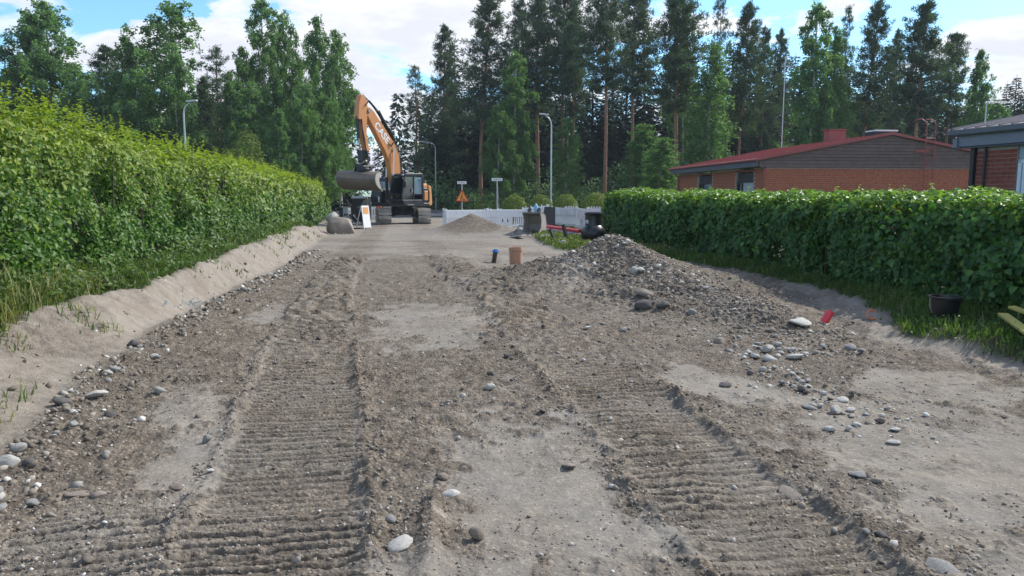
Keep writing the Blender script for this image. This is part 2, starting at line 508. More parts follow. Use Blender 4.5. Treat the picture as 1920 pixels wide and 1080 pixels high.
m_redm = pmat("red painted steel", (0.30, 0.07, 0.06), 0.5, var=0.12, dirt=(0.35, 0.22, 0.18), dirt_amt=0.4)
def glassmat(name, col, rough=0.06):
    m, nt, b = newmat(name)
    b.inputs["Base Color"].default_value = (*col, 1)
    b.inputs["Roughness"].default_value = rough
    b.inputs["Specular IOR Level"].default_value = 0.9
    return m
m_glass = glassmat("window glass", (0.05, 0.11, 0.17))
m_glassd = glassmat("cab glass", (0.012, 0.018, 0.022))

# ------------------------------------------------------------------ ground relief
def ip(y, pts):
    return np.interp(y, [p[0] for p in pts], [p[1] for p in pts])
TOE = [(-40, -1.6), (2, -2.55), (4.37, -3.2), (6.56, -3.97), (9.9, -4.55), (16.7, -5.25), (30.7, -7.6), (45, -10.6), (60, -13.8), (300, -60)]
HL = [(-40, -1.5), (3, -4.4), (6.7, -5.05), (54, -13.2), (60, -14.3)]           # face of the left hedge
RG = [(-40, 5.0), (5.5, 4.75), (6.6, 4.55), (7.8, 4.15), (8.6, 4.35), (9.5, 4.6), (11.5, 5.1), (14.5, 4.45), (18, 3.7), (21, 1.5), (24, 0.9), (30, 0.6), (34, 0.7), (37, 1.5), (38.5, -2.4), (50, -1.5), (56, 3)]   # where grass begins on the right
HR = [(-40, 9.0), (0, 6.6), (8.2, 5.75), (27.9, 3.65), (30, 3.4)]               # face of the right hedge
TL = [(-5, 0.55), (2.96, -1.05), (4.47, -1.36), (6.56, -1.87), (9.5, -2.54), (14.5, -3.45), (24, -4.9), (41, -7.3)]
TR = [(-5, 1.75), (2.3, 1.38), (2.96, 1.29), (4.0, 1.12), (5.0, 0.94), (6.56, 0.72), (8.05, 0.42), (11.5, -0.15), (14.5, -0.95), (24, -2.75), (41, -5.1)]
TW = 0.40
def smooth_mask(x, y):
    """1 where the surface is packed smooth and pale"""
    def blob(cx, cy, rx, ry, an=0.0):
        c, s = math.cos(an), math.sin(an)
        dx, dy = x - cx, y - cy
        return np.sqrt(((dx * c + dy * s) / rx) ** 2 + ((-dx * s + dy * c) / ry) ** 2)
    wob = 0.75 * fbm(x * 1.7, y * 1.5, 31, 5, 0.65) + 0.55 * fbm(x * 7, y * 5, 35, 5, 0.7)
    d = blob(-1.05, 9.2, 0.85, 1.6, 0.15)
    d = np.minimum(d, blob(0.15, 3.9, 0.62, 1.9, 0.12))
    d = np.minimum(d, blob(-1.95, 4.4, 0.30, 0.75, 0.2))
    d = np.minimum(d, blob(-2.5, 5.6, 0.25, 0.7, 0.35))
    d = np.minimum(d, blob(-0.25, 2.7, 0.5, 0.8))
    d = np.minimum(d, blob(-3.2, 10.4, 0.55, 1.1, 0.2))
    d = np.minimum(d, blob(3.1, 4.1, 1.55, 1.7, -0.1))
    d = np.minimum(d, blob(3.6, 6.1, 0.8, 0.7, -0.1))
    d = np.minimum(d, blob(1.75, 6.2, 0.4, 1.0, 0.3))
    m = sst(1.05, 0.65, d + wob) * (0.62 + 0.42 * vnoise(x * 5, y * 4, 37))
    far = sst(14.5, 19, y + 2.2 * fbm(x * 0.6, y * 0.5, 44, 3)) * sst(0.52, 0.40, vnoise(x * 0.55 + 3, y * 0.25, 45) * 0.6 + 0.4 * vnoise(x * 1.7, y * 0.9, 46))
    return np.maximum(m, np.maximum(far, sst(17, 24, y) * 0.62))
def track(x, y, P, seed):
    cx = ip(y, P)
    d = (x - cx) / math.sqrt(1 + 0.2 ** 2)
    s = y * 1.02 - 0.2 * d
    edge = TW + 0.04 * fbm(y * 2.1, y * 0 + seed, seed, 3)
    ins = sst(edge + 0.05, edge - 0.05, np.abs(d) + 0.05 * fbm(x * 6, y * 9, seed + 31, 2))
    berm = np.exp(-((np.abs(d) - edge - 0.05) / 0.06) ** 2) * (0.004 + 0.024 * vnoise(x * 4, y * 2.2, seed + 5))
    s2 = s + 0.022 * fbm(x * 1.5, y * 1.8, seed + 1, 3) + 0.10 * d * fbm(y * 0.6, y * 0 + 3, seed + 2, 2)
    ph = s2 / 0.086
    k = np.floor(ph)
    fr = ph - k
    a = 0.35 + 0.9 * _hash(k, k * 0 + 3, seed)
    rdg = 1 - sst(0.20, 0.02, np.abs(fr - 0.5 - 0.06 * fbm(x * 6, k * 1.7, seed + 12, 2))) * (0.55 + 0.9 * a) + 0.25 * (fr - 0.5)
    a = 0.45 + 0.55 * a
    brk = sst(0.25, 0.6, vnoise(x * 7 + k * 3.1, k * 5.3, seed + 9) + 0.25)
    g = rdg * a * (0.030 + 0.0035 * np.clip(y - 4, 0, 7)) * (0.45 + 0.55 * brk)
    p2 = s2 / 0.205; k2 = np.floor(p2)
    g = g + sst(7.0, 10.5, y) * 0.042 * (1 - sst(0.24, 0.05, np.abs(p2 - k2 - 0.5)) * (0.6 + 0.6 * _hash(k2, k2 * 0 + 5, seed)))
    return d, ins, berm, g
def relief(x, y, full=True):
    """height and the soil masks"""
    x = np.asarray(x, dtype=float); y = np.asarray(y, dtype=float)
    toe = ip(y, TOE) + 0.12 * fbm(y * 0.9, y * 0 + 1, 3, 3)
    rg = ip(y, RG) + 0.16 * fbm(y * 1.1, y * 0 + 5, 4, 3)
    z = 0.035 * fbm(x * 0.35, y * 0.35, 1, 3)
    near = sst(60, 30, y)
    # left bank
    hb = ip(y, [(-40, .36), (2, .36), (8, .38), (17, .50), (28, .42), (34, .2), (38, .06), (60, .03)])
    wdt = ip(y, [(2, 1.2), (6.5, 1.1), (8, .8), (10, .55), (13, .5), (16, .75), (30, .95)])
    q = (toe - x) / wdt
    bank = sst(-0.02, 1.0, q) ** 0.8
    slump = fbm(x * 1.3, y * 1.3, 8, 4)
    z = z + hb * bank * (1 + 0.16 * slump * near)
    z = z + np.clip(q * 1.5, 0, 1) * (0.13 * fbm(x * 2.0 - y * 0.8, y * 1.3, 9, 5, 0.6) + 0.025 * fbm(x * 9, y * 9, 10, 3) + 0.05 * np.clip(0.55 - worley(x * 3.1, y * 3.1, 17)[0], 0, 1) * sst(.55, .8, vnoise(x * 1.3, y * 1.3, 18))) * near
    z = z + np.clip(q - 1, 0, 3) * 0.04 * near
    # right edge: sand ditch then a low grass bank
    gq = x - rg
    z = z + 0.13 * sst(-0.1, 0.5, gq) * near * (1 + 0.5 * fbm(x * 1.5, y * 1.5, 12, 3))
    sandR = sst(-1.4, -0.95, gq + 0.3 * fbm(x * 2, y * 2, 13, 3)) * sst(18, 15, y) * sst(8.2, 9.6, y)
    sandR = np.maximum(sandR, 0.75 * sst(-0.35, -0.05, gq) * sst(16, 12, y) )
    z = z + sandR * (0.06 * sst(-0.55, -0.2, gq) + 0.09 * fbm(x * 2.6, y * 2.6, 14, 5, 0.55)) - 0.10 * sandR * np.exp(-((gq + 0.7) / 0.3) ** 2)
    # pit round the two pipes
    z = z - 0.16 * np.exp(-(((x + 0.15) / 0.75) ** 2 + ((y - 18.0) / 1.0) ** 2))
    road = sst(-0.15, 0.25, x - toe) * sst(0.1, -0.2, gq)
    sm = smooth_mask(x, y)
    dl, il, bl, gl = track(x, y, TL, 100)
    dr, ir, br, gr = track(x, y, TR, 200)
    dl2, il2, bl2, gl2 = track(x + 0.78 - 0.06 * (y - 4), y, TL, 300)      # an older pass further left
    il2 = il2 * sst(4.0, 3.2, y) * sst(.30, .5, vnoise(x * 1.6, y * 1.6, 150))
    ins = np.maximum(np.maximum(il * sst(26, 16, y), ir * sst(25, 15, y)), il2 * 0.8)
    cross = np.exp(-((y - 13.0 - 1.2 * fbm(x * 0.5, y * 0, 51, 2)) / 1.7) ** 2)
    rough = np.clip(1 - sm, 0, 1)
    rough = np.maximum(rough, cross * 0.85)
    if full:
        cl = 0
        for sc, am, sd in ((5.5, 0.028, 61), (12, 0.023, 62), (25, 0.016, 63)):
            f1, cid = worley(x + 0.03 * fbm(x * 9, y * 9, 5, 2), y, sd) if sc == 5.5 and False else worley(x * sc + 0.3 * fbm(x * sc, y * sc, 5, 2), y * sc, sd)
            cl = cl + am * np.clip(0.62 - f1, 0, 1) / 0.62 * sst(0.35, 0.95, cid)
        fz = 0.030 * fbm(x * 2.6, y * 2.6, 71, 5, 0.6) + 0.012 * fbm(x * 14, y * 14, 76, 3)
        fade = sst(24, 12, y) * 0.85 + 0.15
        z = z + road * (1 - ins) * rough * (cl + fz) * fade
        z = z + road * (1 - rough) * (0.014 * fbm(x * 3, y * 3, 81, 6, 0.6) + 0.5 * cl * sst(0.38, 0.7, vnoise(x * 3, y * 3, 83)))
        tmod = 0.6 + 0.95 * sst(0.2, 0.65, vnoise(x * 1.5, y * 1.8, 85))
        g = il * gl * sst(24, 16, y) + ir * gr * (1 - il) * sst(24, 16, y) + il2 * gl2 * (1 - il) * 0.8
        z = z + road * (-0.032 * ins + g * tmod + ins * (0.30 * cl + 0.12 * fz))
        z = z + road * (bl * (1 - ir) * sst(14, 9, y) + br * (1 - il) * sst(14, 9, y)) * (1 + 1.2 * cl / 0.03)
        # rolled-up ribs of soil between the passes
        rb = np.exp(-((x - (-0.36 - 0.06 * (y - 3))) / 0.055) ** 2) * sst(4.0, 3.6, y) * (0.03 + 0.03 * vnoise(x * 9, y * 9, 88))
        z = z + rb
        z = z + (1 - road) * near * 0.012 * fbm(x * 9, y * 9, 91, 4)
    tm = ins * (0.50 + 0.35 * vnoise(x * 2, y * 2, 95))
    mr = np.clip(np.maximum(rough * 0.92 * (1 - ins) , tm) + 0.35 * (vnoise(x * 3, y * 3, 96) - 0.5), 0, 1) * road
    trk = np.maximum(sst(TW + .25, TW - .1, np.abs(x - ip(y, TL))), sst(TW + .3, TW - .1, np.abs(x - ip(y, TR)))) * (0.35 + 0.65 * vnoise(x * 1.1, y * .6, 120))
    strk = sst(.45, .75, vnoise(x * .45 + 9, y * .9, 121) * .6 + .4 * vnoise(x * 1.6, y * 2.2, 122))
    mr = mr * (1 - 0.62 * sst(14, 22, y)) + sst(13, 20, y) * sst(52, 40, y) * road * (0.5 * trk + 0.45 * strk)
    mr = np.clip(mr, 0, 1)
    sandL = sst(-0.05, 0.2, q) * sst(1.25 , 0.9, q + 0.25 * fbm(x * 2, y * 2, 97, 3)) * near * sst(37, 32, y)
    brown = sandL * sst(0.34, 0.6, vnoise(x * 1.3, y * 1.1, 98) * .65 + .35 * vnoise(x * 5, y * 5, 99)) * (0.25 + 0.75 * sst(10, 6.5, y))
    brown = np.clip(brown + sandL * sst(9, 6.5, y) * 0.75 * sst(.95, .3, q + .5 * (vnoise(x * 2, y * 2, 140) - .5)), 0, 1)
    green = np.maximum(sst(0.85, 1.15, q + 0.25 * slump), sst(0.0, 0.3, gq))
    green = np.where(y > 47, np.maximum(green, sst(78, 82, y)), green)
    G = np.clip(np.maximum(sandL * (1 - 0.8 * brown), sandR * 0.95) * (1 - green), 0, 1)
    G = np.clip(G + 0.75 * road * sst(9, 7, y) * np.exp(-((x - ip(y, TL) + TW + .10) / .085) ** 2) * (.4 + .8 * vnoise(x * 3, y * 2, 141)), 0, 1)
    mr = np.clip(mr + 0.6 * brown * (1 - green), 0, 1)
    return z, mr, G, np.clip(green, 0, 1)

# big brown stony pile and the small grey one, each a body of its own on the ground
RID = [(0.65, 15.2, 0.20), (1.25, 14.4, 0.34), (1.85, 13.5, 0.90), (2.35, 11.9, 0.58), (2.95, 10.1, 0.30), (3.45, 8.7, 0.10)]
def pile_height(x, y, rid, fall, seed, rough=1.0):
    best = np.zeros(np.shape(x)) - 1
    for (ax, ay, ah), (bx, by, bh) in zip(rid[:-1], rid[1:]):
        dx, dy = bx - ax, by - ay
        t = np.clip(((x - ax) * dx + (y - ay) * dy) / (dx * dx + dy * dy), 0, 1)
        d = np.hypot(x - ax - t * dx, y - ay - t * dy)
        h = ah + (bh - ah) * t
        best = np.maximum(best, h * np.exp(-(d / (fall * (0.55 + 0.75 * h))) ** 1.25))
    e = sst(0.03, 0.15, best)
    best = best + e * rough * (0.07 * fbm(x * 1.9, y * 1.9, seed, 4) + 0.035 * fbm(x * 6, y * 6, seed + 1, 4))
    if rough > 0.3:
        for sc, am, sd in ((6, 0.045, 1), (13, 0.026, 2), (28, 0.014, 3)):
            f1, cid = worley(x * sc + 0.2 * fbm(x * sc, y * sc, 5, 2), y * sc, seed + sd)
            best = best + e * am * np.clip(0.6 - f1, 0, 1) / 0.6 * sst(0.2, 0.9, cid)
    return best - 0.05
FRID = [(-2.1, 30.6, 0.66), (-1.65, 30.2, 0.93), (-1.25, 29.9, 0.70), (0.2, 29.0, 0.36), (0.75, 28.0, 0.16)]
def base_z(x, y):
    return relief(np.atleast_1d(x), np.atleast_1d(y))[0]
def top_z(x, y):
    x = np.atleast_1d(np.asarray(x, float)); y = np.atleast_1d(np.asarray(y, float))
    b = base_z(x, y)
    flat = 0.0
    p = np.maximum(pile_height(x, y, RID, 1.32, 400) + flat, pile_height(x, y, FRID, 1.25, 500, 0.2))
    return np.maximum(b, p)
def tz(x, y):
    return float(top_z(x, y)[0])

# one sheet of terrain, finer where it is seen from close by; its faces are handed out to four named surfaces
ys = list(-np.geomspace(40, 1.5, 14)) + list(np.linspace(-1.0, 2.2, 30)) + [2.3]
while ys[-1] < 7: ys.append(ys[-1] * 1.0031)
while ys[-1] < 17: ys.append(ys[-1] * 1.0040)
while ys[-1] < 45: ys.append(ys[-1] * 1.009)
while ys[-1] < 700: ys.append(ys[-1] * 1.09)
ys = np.array(ys)
core = np.linspace(-1, 1, 741)
outr = 1 + np.geomspace(0.004, 60, 45)
tt = np.concatenate([-outr[::-1], core, outr])
half = np.clip(0.72 * ys + 0.55, 2.6, 40)
GX = tt[None, :] * half[:, None]
GY = np.repeat(ys[:, None], len(tt), 1)
Z, mr, mg, mb = relief(GX, GY)
ny, nx = GX.shape
V = np.stack([GX.ravel(), GY.ravel(), Z.ravel()], 1)
ii = (np.arange(ny - 1)[:, None] * nx + np.arange(nx - 1)[None, :]).ravel()
Fq = np.stack([ii, ii + 1, ii + nx + 1, ii + nx], 1)
masks = np.stack([mr.ravel(), mg.ravel(), mb.ravel()], 1)
fx = V[Fq].mean(1)
ftoe = ip(fx[:, 1], TOE); frg = ip(fx[:, 1], RG)
fm = masks[Fq].mean(1)
zone = np.zeros(len(Fq), int)
zone[(fx[:, 0] < ftoe) & (fm[:, 2] <= 0.5) & (fx[:, 1] < 37) & (fx[:, 1] > -2)] = 1
zone[(fm[:, 1] > 0.5) & (fx[:, 0] > 1)] = 2
zone[fm[:, 2] > 0.5] = 3
for k, nm in enumerate(("dirt_road", "sand_bank", "sand_ditch", "lawn")):
    f = Fq[zone == k]
    used = np.unique(f)
    rm = np.zeros(len(V), int); rm[used] = np.arange(len(used))
    me = npmesh(nm, V[used], rm[f], MG, True, {"mask": masks[used]})
    tag(link(nm, me), kind="structure")

def pile_object(name, rid, fall, seed, rough, x0, x1, y0, y1, n, dark, label, sandy=0.0):
    gx, gy = np.meshgrid(np.linspace(x0, x1, n), np.linspace(y0, y1, int(n * (y1 - y0) / (x1 - x0))))
    b = base_z(gx.ravel(), gy.ravel()).reshape(gx.shape)
    h = pile_height(gx, gy, rid, fall, seed, rough)
    keep = h > b - 0.04
    zz_ = np.maximum(h, b - 0.05)
    V = np.stack([gx.ravel(), gy.ravel(), zz_.ravel()], 1)
    r, c = gx.shape
    ii = (np.arange(r - 1)[:, None] * c + np.arange(c - 1)[None, :]).ravel()
    F = np.stack([ii, ii + 1, ii + c + 1, ii + c], 1)
    F = F[keep.ravel()[F].any(1)]
    used = np.unique(F); rm = np.zeros(len(V), int); rm[used] = np.arange(len(used))
    nz = vnoise(gx * 1.4, gy * 1.4, seed + 20)
    mr_ = dark(gx, gy, nz)
    sd_ = sandy * sst(0.25, 0.7, 1 - mr_)
    me = npmesh(name, V[used], rm[F], MG, True, {"mask": np.stack([mr_.ravel(), (sd_ * np.ones_like(mr_)).ravel(), 0 * mr_.ravel()], 1)[used]})
    o = link(name, me)
    return tag(o, label, name.replace("_", " "))
pile_object("gravel_pile", RID, 1.32, 400, 1.0, -1.2, 5.2, 7.0, 17.5, 460,
            lambda x, y, nz: np.clip(0.75 + 0.6 * (nz - 0.5) - 0.75 * sst(0.4, 0.0, np.abs(x - (0.95 + 0.12 * (13 - y)))) * sst(14.5, 13.5, y) * sst(10.6, 12, y), 0, 1),
            "long brown pile of soil and stones beside the sandy ditch on the right")
pile_object("grit_pile", FRID, 1.25, 500, 0.25, -5.0, 2.6, 26.0, 34.0, 260,
            lambda x, y, nz: np.clip(1.0 * sst(1.35, 0.7, np.hypot((x + 1.75) / 1.15, (y - 29.9) / 1.6) + 0.5 * (nz - 0.5)) + 0.12, 0, 1),
            "small pointed pile of grey grit in front of the white barriers")

# ------------------------------------------------------------------ stones
def ico(sub):
    import bmesh
    bm = bmesh.new()
    bmesh.ops.create_icosphere(bm, subdivisions=sub, radius=1.0)
    v = np.array([p.co[:] for p in bm.verts]); f = np.array([[q.index for q in p.verts] for p in bm.faces])
    bm.free()
    return v, f
I1 = ico(1); I2 = ico(2); I3 = ico(3)
def rock(base, seed, ang=0.5, cut=0.0):
    v, f = base
    r = np.random.default_rng(seed)
    k = v.copy()
    for _ in range(9):                              # planes knock flats into the pebble
        n = r.normal(size=3); n /= np.linalg.norm(n)
        h = (r.uniform(0.62, 0.95) if ang > 0.5 else r.uniform(0.78, 1.0)) - cut
        d = k @ n
        k -= np.outer(np.clip(d - h, 0, None) * 0.8, n)
    o = fbm(k[:, 0] * 1.7 + seed, k[:, 1] * 1.7 + k[:, 2] * 1.3, seed, 3)
    k *= (1 + 0.13 * o)[:, None]
    return k, f
SV = [rock(I3 if i < 6 else I2, 20 + i, 0.4 if i % 3 == 0 else 0.7, 0.0 if i % 3 == 0 else .1) for i in range(8)]
stone_me = [[npmesh("stone", v * np.array([1.0, 0.78, 0.62]), f, m, True) for v, f in SV] for m in SM]
def stone(loc, size, colour, label, group, rot=None, sink=0.25, flat=1.0, var=None):
    i = random.randrange(6) if var is None else var
    o = link("stone", stone_me[colour][i])
    o.scale = (size * .5, size * .5, size * .5 * flat)
    o.rotation_euler = rot if rot else (random.uniform(-.35, .35), random.uniform(-.35, .35), random.uniform(0, 6.3))
    zt = tz(loc[0], loc[1])
    o.location = (loc[0], loc[1], zt + size * .31 * flat * (1 - 2 * sink))
    if group: label = label.replace('#', ('white', 'grey', 'brown', 'dark')[colour])
    return tag(o, label, "stone", group)
def snap(u, v, it=6):
    """ground point seen at a picture position, on the relief"""
    z = 0.0
    for _ in range(it):
        p = gp(u, v, z)
        z = 0.5 * z + 0.5 * tz(p.x, p.y)
    return p
# u, v, width in picture, colour, label
NOTED = [
 (14, 870, 36, 0, "whitish boulder at the foot of the sandy bank at the left edge", 1.0, .2),
 (216, 692, 26, 1, "rounded grey stone at the foot of the sandy bank, largest beside the toe", 1.0, .2),
 (181, 739, 36, 0, "flat white stone lying beside the sandy bank", .6, .3),
 (118, 752, 34, 3, "dark broad stone under the lip of the sandy bank", .7, .3),
 (250, 648, 22, 3, "dark stone wedged at the foot of the sandy bank", 1.2, .2),
 (298, 735, 18, 1, "upright slab shaped grey stone on the churned soil left of the track", 1.6, .15),
 (388, 828, 20, 1, "grey stone standing on the soil rib beside the left track mark", 1.4, .1),
 (331, 914, 25, 2, "brown round stone on the rib at the left track edge", 1.0, .2),
 (145, 922, 46, 2, "broad half buried brown stone at lower left", .7, .5),
 (185, 926, 28, 2, "smaller half buried stone right of the broad brown one", .8, .4),
 (394, 884, 13, 0, "small bright white chip on the rib beside the left track", 1.0, .1),
 (750, 1017, 48, 0, "long flat white stone at the bottom centre", .5, .35),
 (893, 1008, 32, 2, "upright tan stone on the soil ridge at bottom centre", 1.5, .15),
 (845, 925, 30, 0, "pale flat oval stone left of the soil ridge", .6, .3),
 (733, 975, 22, 1, "rounded grey stone above the long white one", 1.0, .2),
 (830, 896, 22, 2, "tan stone at the head of the soil ridge", 1.1, .2),
 (1066, 874, 30, 2, "angular brown stone alone on the smooth centre strip", .8, .2),
 (921, 704, 20, 3, "squared dark stone in the middle of the road", .9, .1),
 (919, 729, 17, 0, "pale stone just below the squared dark one", 1.0, .1),
 (949, 668, 18, 3, "dark flat stone behind the squared dark one", .8, .2),
 (1017, 772, 16, 3, "dark pebble at the top of the smooth centre strip", .9, .1),
 (1206, 571, 34, 3, "large dark grey boulder at the foot of the gravel pile", .9, .2),
 (1242, 575, 24, 3, "dark round boulder right of the large grey one", 1.0, .2),
 (1209, 551, 36, 2, "brown slab leaning on the gravel pile above the grey boulder", .6, .3),
 (1189, 512, 14, 0, "upright white stone high on the gravel pile", 1.5, .1),
 (1200, 515, 18, 0, "white flat stone touching the upright one on the pile", .8, .2),
 (1297, 587, 18, 1, "grey stone low on the right half of the gravel pile", 1.2, .2),
 (1349, 640, 26, 2, "brown rounded stone in front of the gravel pile", .8, .3),
 (1439, 658, 26, 0, "largest white cobble of the bed in front of the pile", .9, .15),
 (1443, 673, 24, 0, "white cobble lying just below the largest one", .7, .2),
 (1490, 669, 26, 0, "pale cobble right of the largest white one", .7, .2),
 (1497, 671, 21, 1, "grey white cobble at the right end of the bed", .8, .2),
 (1415, 669, 16, 0, "small white cobble left of the largest one", .9, .2),
 (1595, 652, 26, 1, "grey wedge stone in the gap towards the sandy ditch", .9, .3),
 (1617, 657, 20, 1, "grey stone touching the wedge stone by the ditch", .8, .3),
 (1168, 620, 18, 1, "grey stone, rightmost of the small cluster left of the bed", .9, .2),
 (1567, 771, 24, 0, "rounded white stone, largest of the lower right scatter", .9, .1),
 (1504, 731, 18, 3, "dark stone among the pale ones of the lower right scatter", 1.0, .1),
 (1518, 762, 30, 1, "broad flat grey stone in the lower right scatter", .7, .4),
 (1580, 750, 22, 0, "flat white stone above the rounded one in the lower right scatter", .6, .2),
 (1556, 806, 22, 0, "white cobble near the lower end of the right scatter", .8, .2),
 (1590, 806, 12, 0, "bright small split stone beside the white cobble", 1.2, .1),
 (1675, 829, 24, 0, "flat white stone at the right end of the lower scatter", .6, .2),
 (1678, 805, 20, 0, "white stone above the right end of the lower scatter", .7, .2),
 (1642, 901, 24, 2, "round brown stone in a hollow of the smooth right side", .9, .3),
 (1610, 884, 42, 1, "flat grey stone flush with the smooth right side", .4, .6),
 (1482, 915, 54, 2, "broad flat brown stone at the edge of the right track mark", .35, .65),
 (1765, 1058, 70, 1, "big flat grey boulder half buried at the lower right corner", .55, .45),
 (1652, 1003, 30, 3, "dark stone at the edge of the right track near the bottom", .9, .3),
 (1624, 996, 18, 1, "smaller grey stone left of the dark one at the track edge", .9, .3),
 (1360, 722, 22, 3, "dark wedge stone right of the track mark", .8, .2),
 (1270, 843, 10, 0, "single pale pebble on the right track mark", .8, .2),
 (1148, 914, 14, 0, "white splintered stone on the smooth strip by the right track", 1.0, .2),
 (1100, 616, 14, 0, "pale cobble, leftmost of the small cluster before the pile", .9, .2),
 (1130, 608, 12, 1, "grey cobble above the small cluster before the pile", .9, .2),
 (1500, 601, 46, 0, "long white flat stone next to the red pipe stub", .35, .3),
]
for (u, v, wpx, c, lab, fl, sk) in NOTED:
    p = snap(u, v + wpx * 0.12)
    d = math.hypot(p.y, EYE)
    stone((p.x, p.y), wpx / FPX * p.y * (1.25 if c == 0 else 1.08), c, lab, None, sink=sk, flat=fl)
def scatter(n, f, group, label, smin, smax, cols, sink=0.25):
    for _ in range(n):
        x, y = f()
        s = smin * (smax / smin) ** (random.random() ** 1.7)
        stone((x, y), s * (0.7 + 0.03 * y), random.choices((0, 1, 2, 3), cols)[0], label, group, sink=random.uniform(sink - .1, sink + .1), flat=random.uniform(.7, 1.1))
def f_toe():
    y = 3.6 * (17 / 3.6) ** random.random()
    return float(ip(y, TOE)) + 0.12 + abs(random.gauss(0, 0.22)), y
def f_pile():
    i = random.random() ** 0.8 * (len(RID) - 1.01)
    k = int(i); t = i - k
    a, b = RID[k], RID[k + 1]
    return a[0] + (b[0] - a[0]) * t + random.gauss(-0.12, 0.38), a[1] + (b[1] - a[1]) * t + random.gauss(-0.5, 0.7)
def f_bed():
    return random.gauss(2.75, 0.33), random.gauss(7.55, 0.16)
def f_low():
    t = random.random()
    return 2.45 + 0.1 * t + random.gauss(0, 0.16) , 6.5 - 1.4 * t + random.gauss(0, 0.13)
def f_road():
    y = 3.0 * (14 / 3.0) ** random.random()
    return random.uniform(-0.6, 0.62) * y, y
def f_mid():
    return random.gauss(0.0, 0.45), random.gauss(6.4, 0.8)
scatter(62, f_toe, "stones along the foot of the sandy bank", "loose # stone in the row along the foot of the left sandy bank", .05, .13, (2, 5, 4, 2))
scatter(50, f_pile, "stones on the gravel pile", "loose # stone bedded in the side of the long brown gravel pile", .05, .13, (3, 5, 5, 2))
scatter(40, f_bed, "white cobbles in front of the pile", "small # cobble in the bed in front of the gravel pile", .05, .10, (8, 3, 1, 0), .15)
scatter(48, f_low, "pale stones scattered at lower right", "small # stone in the scatter on the smooth lower right ground", .045, .10, (7, 3, 2, 1), .15)
scatter(28, f_mid, "stones in the middle of the road", "small # stone on the churned middle of the road", .025, .06, (2, 4, 4, 3), .15)

def many_stones(name, base, n, f, smin, smax, palette, seed, pw=2.0, flat=(.5, .9), sink=.38):
    r = np.random.default_rng(seed)
    P = f(r, n)
    n = len(P)
    z = top_z(P[:, 0], P[:, 1])
    s = smin * (smax / smin) ** (r.random(n) ** pw) * (0.6 + 0.055 * P[:, 1]) * 0.5
    vars_ = [rock(base, seed + q, 0.4 + 0.3 * (q % 3 > 0), .1 * (q % 3 > 0))[0] for q in range(5)]
    F = base[1]
    vs = np.array(vars_)[r.integers(0, 5, n)]                     # n,k,3
    ax = r.uniform(0.7, 1.2, (n, 3)); ax[:, 2] *= r.uniform(flat[0], flat[1], n)
    an = r.uniform(0, 6.3, n); c, s_ = np.cos(an), np.sin(an)
    vs = vs * ax[:, None, :] * s[:, None, None]
    X = vs[..., 0] * c[:, None] - vs[..., 1] * s_[:, None]; Y = vs[..., 0] * s_[:, None] + vs[..., 1] * c[:, None]
    tlt = r.normal(0, .3, (n, 2))
    Zc = vs[..., 2] + X * tlt[:, :1] + Y * tlt[:, 1:]
    V = np.stack([X + P[:, :1], Y + P[:, 1:2], Zc + (z + s * ax[:, 2] * (1 - 2 * sink))[:, None]], -1)
    k = vs.shape[1]
    Fi = (F[None] + (np.arange(n) * k)[:, None, None]).reshape(-1, 3)
    pal = np.array([p[0] for p in palette]); pr = np.array([p[1] for p in palette], float); pr /= pr.sum()
    tint = pal[r.choice(len(pal), n, p=pr)] * r.uniform(.75, 1.25, (n, 1))
    me = npmesh(name, V.reshape(-1, 3), Fi, m_stone, k > 8, {"tint": np.repeat(tint, k, 0)})
    return tag(link(name, me), kind="stuff")
PAL = [((.20, .165, .13), 6), ((.27, .24, .20), 5), ((.14, .115, .09), 5), ((.33, .31, .28), 3), ((.55, .53, .49), 1.2), ((.07, .065, .06), 1)]
PALW = [((.55, .53, .49), 4), ((.35, .33, .30), 4), ((.24, .20, .16), 3), ((.45, .42, .37), 3)]
def road_pts(ymin, ymax, xs, keep_smooth=0.12):
    def f(r, n):
        y = ymin * (ymax / ymin) ** r.random(n)
        x = r.uniform(-xs, xs, n) * (y + .4)
        sm = smooth_mask(x, y)
        _, il, _, _ = track(x, y, TL, 100); _, ir, _, _ = track(x, y, TR, 200)
        ok = (x > ip(y, TOE) + .05) & (x < ip(y, RG) - .1) & (r.random(n) > sm * (1 - keep_smooth)) & (r.random(n) > 0.35 * np.maximum(il, ir))
        clump = vnoise(x * 1.7, y * 1.7, 333)
        ok &= r.random(n) < 0.25 + 1.3 * sst(.3, .75, clump)
        return np.stack([x, y], 1)[ok]
    return f
def pile_pts(r, n):
    i = r.random(n) * (len(RID) - 1.001); k = i.astype(int); t = i - k
    A = np.array(RID)
    x = A[k, 0] + (A[k + 1, 0] - A[k, 0]) * t + r.normal(-.05, .5, n); y = A[k, 1] + (A[k + 1, 1] - A[k, 1]) * t + r.normal(-.3, .75, n)
    ok = x < ip(y, RG) - np.where(y > 9, 1.05, .35)
    return np.stack([x, y], 1)[ok]
def toe_pts(r, n):
    y = 2.9 * (22 / 2.9) ** r.random(n)
    return np.stack([ip(y, TOE) + .1 + np.abs(r.normal(0, .34, n)) - .06 - (r.random(n) < .12) * r.random(n) * .9, y], 1)
def low_pts(r, n):
    t = r.random(n)
    a = np.stack([2.5 + .1 * t + r.normal(0, .3, n), 6.7 - 1.7 * t + r.normal(0, .25, n)], 1)
    b = np.stack([r.normal(2.75, .5, n), r.normal(7.6, .28, n)], 1)
    return np.where(r.random((n, 1)) < .6, a, b)
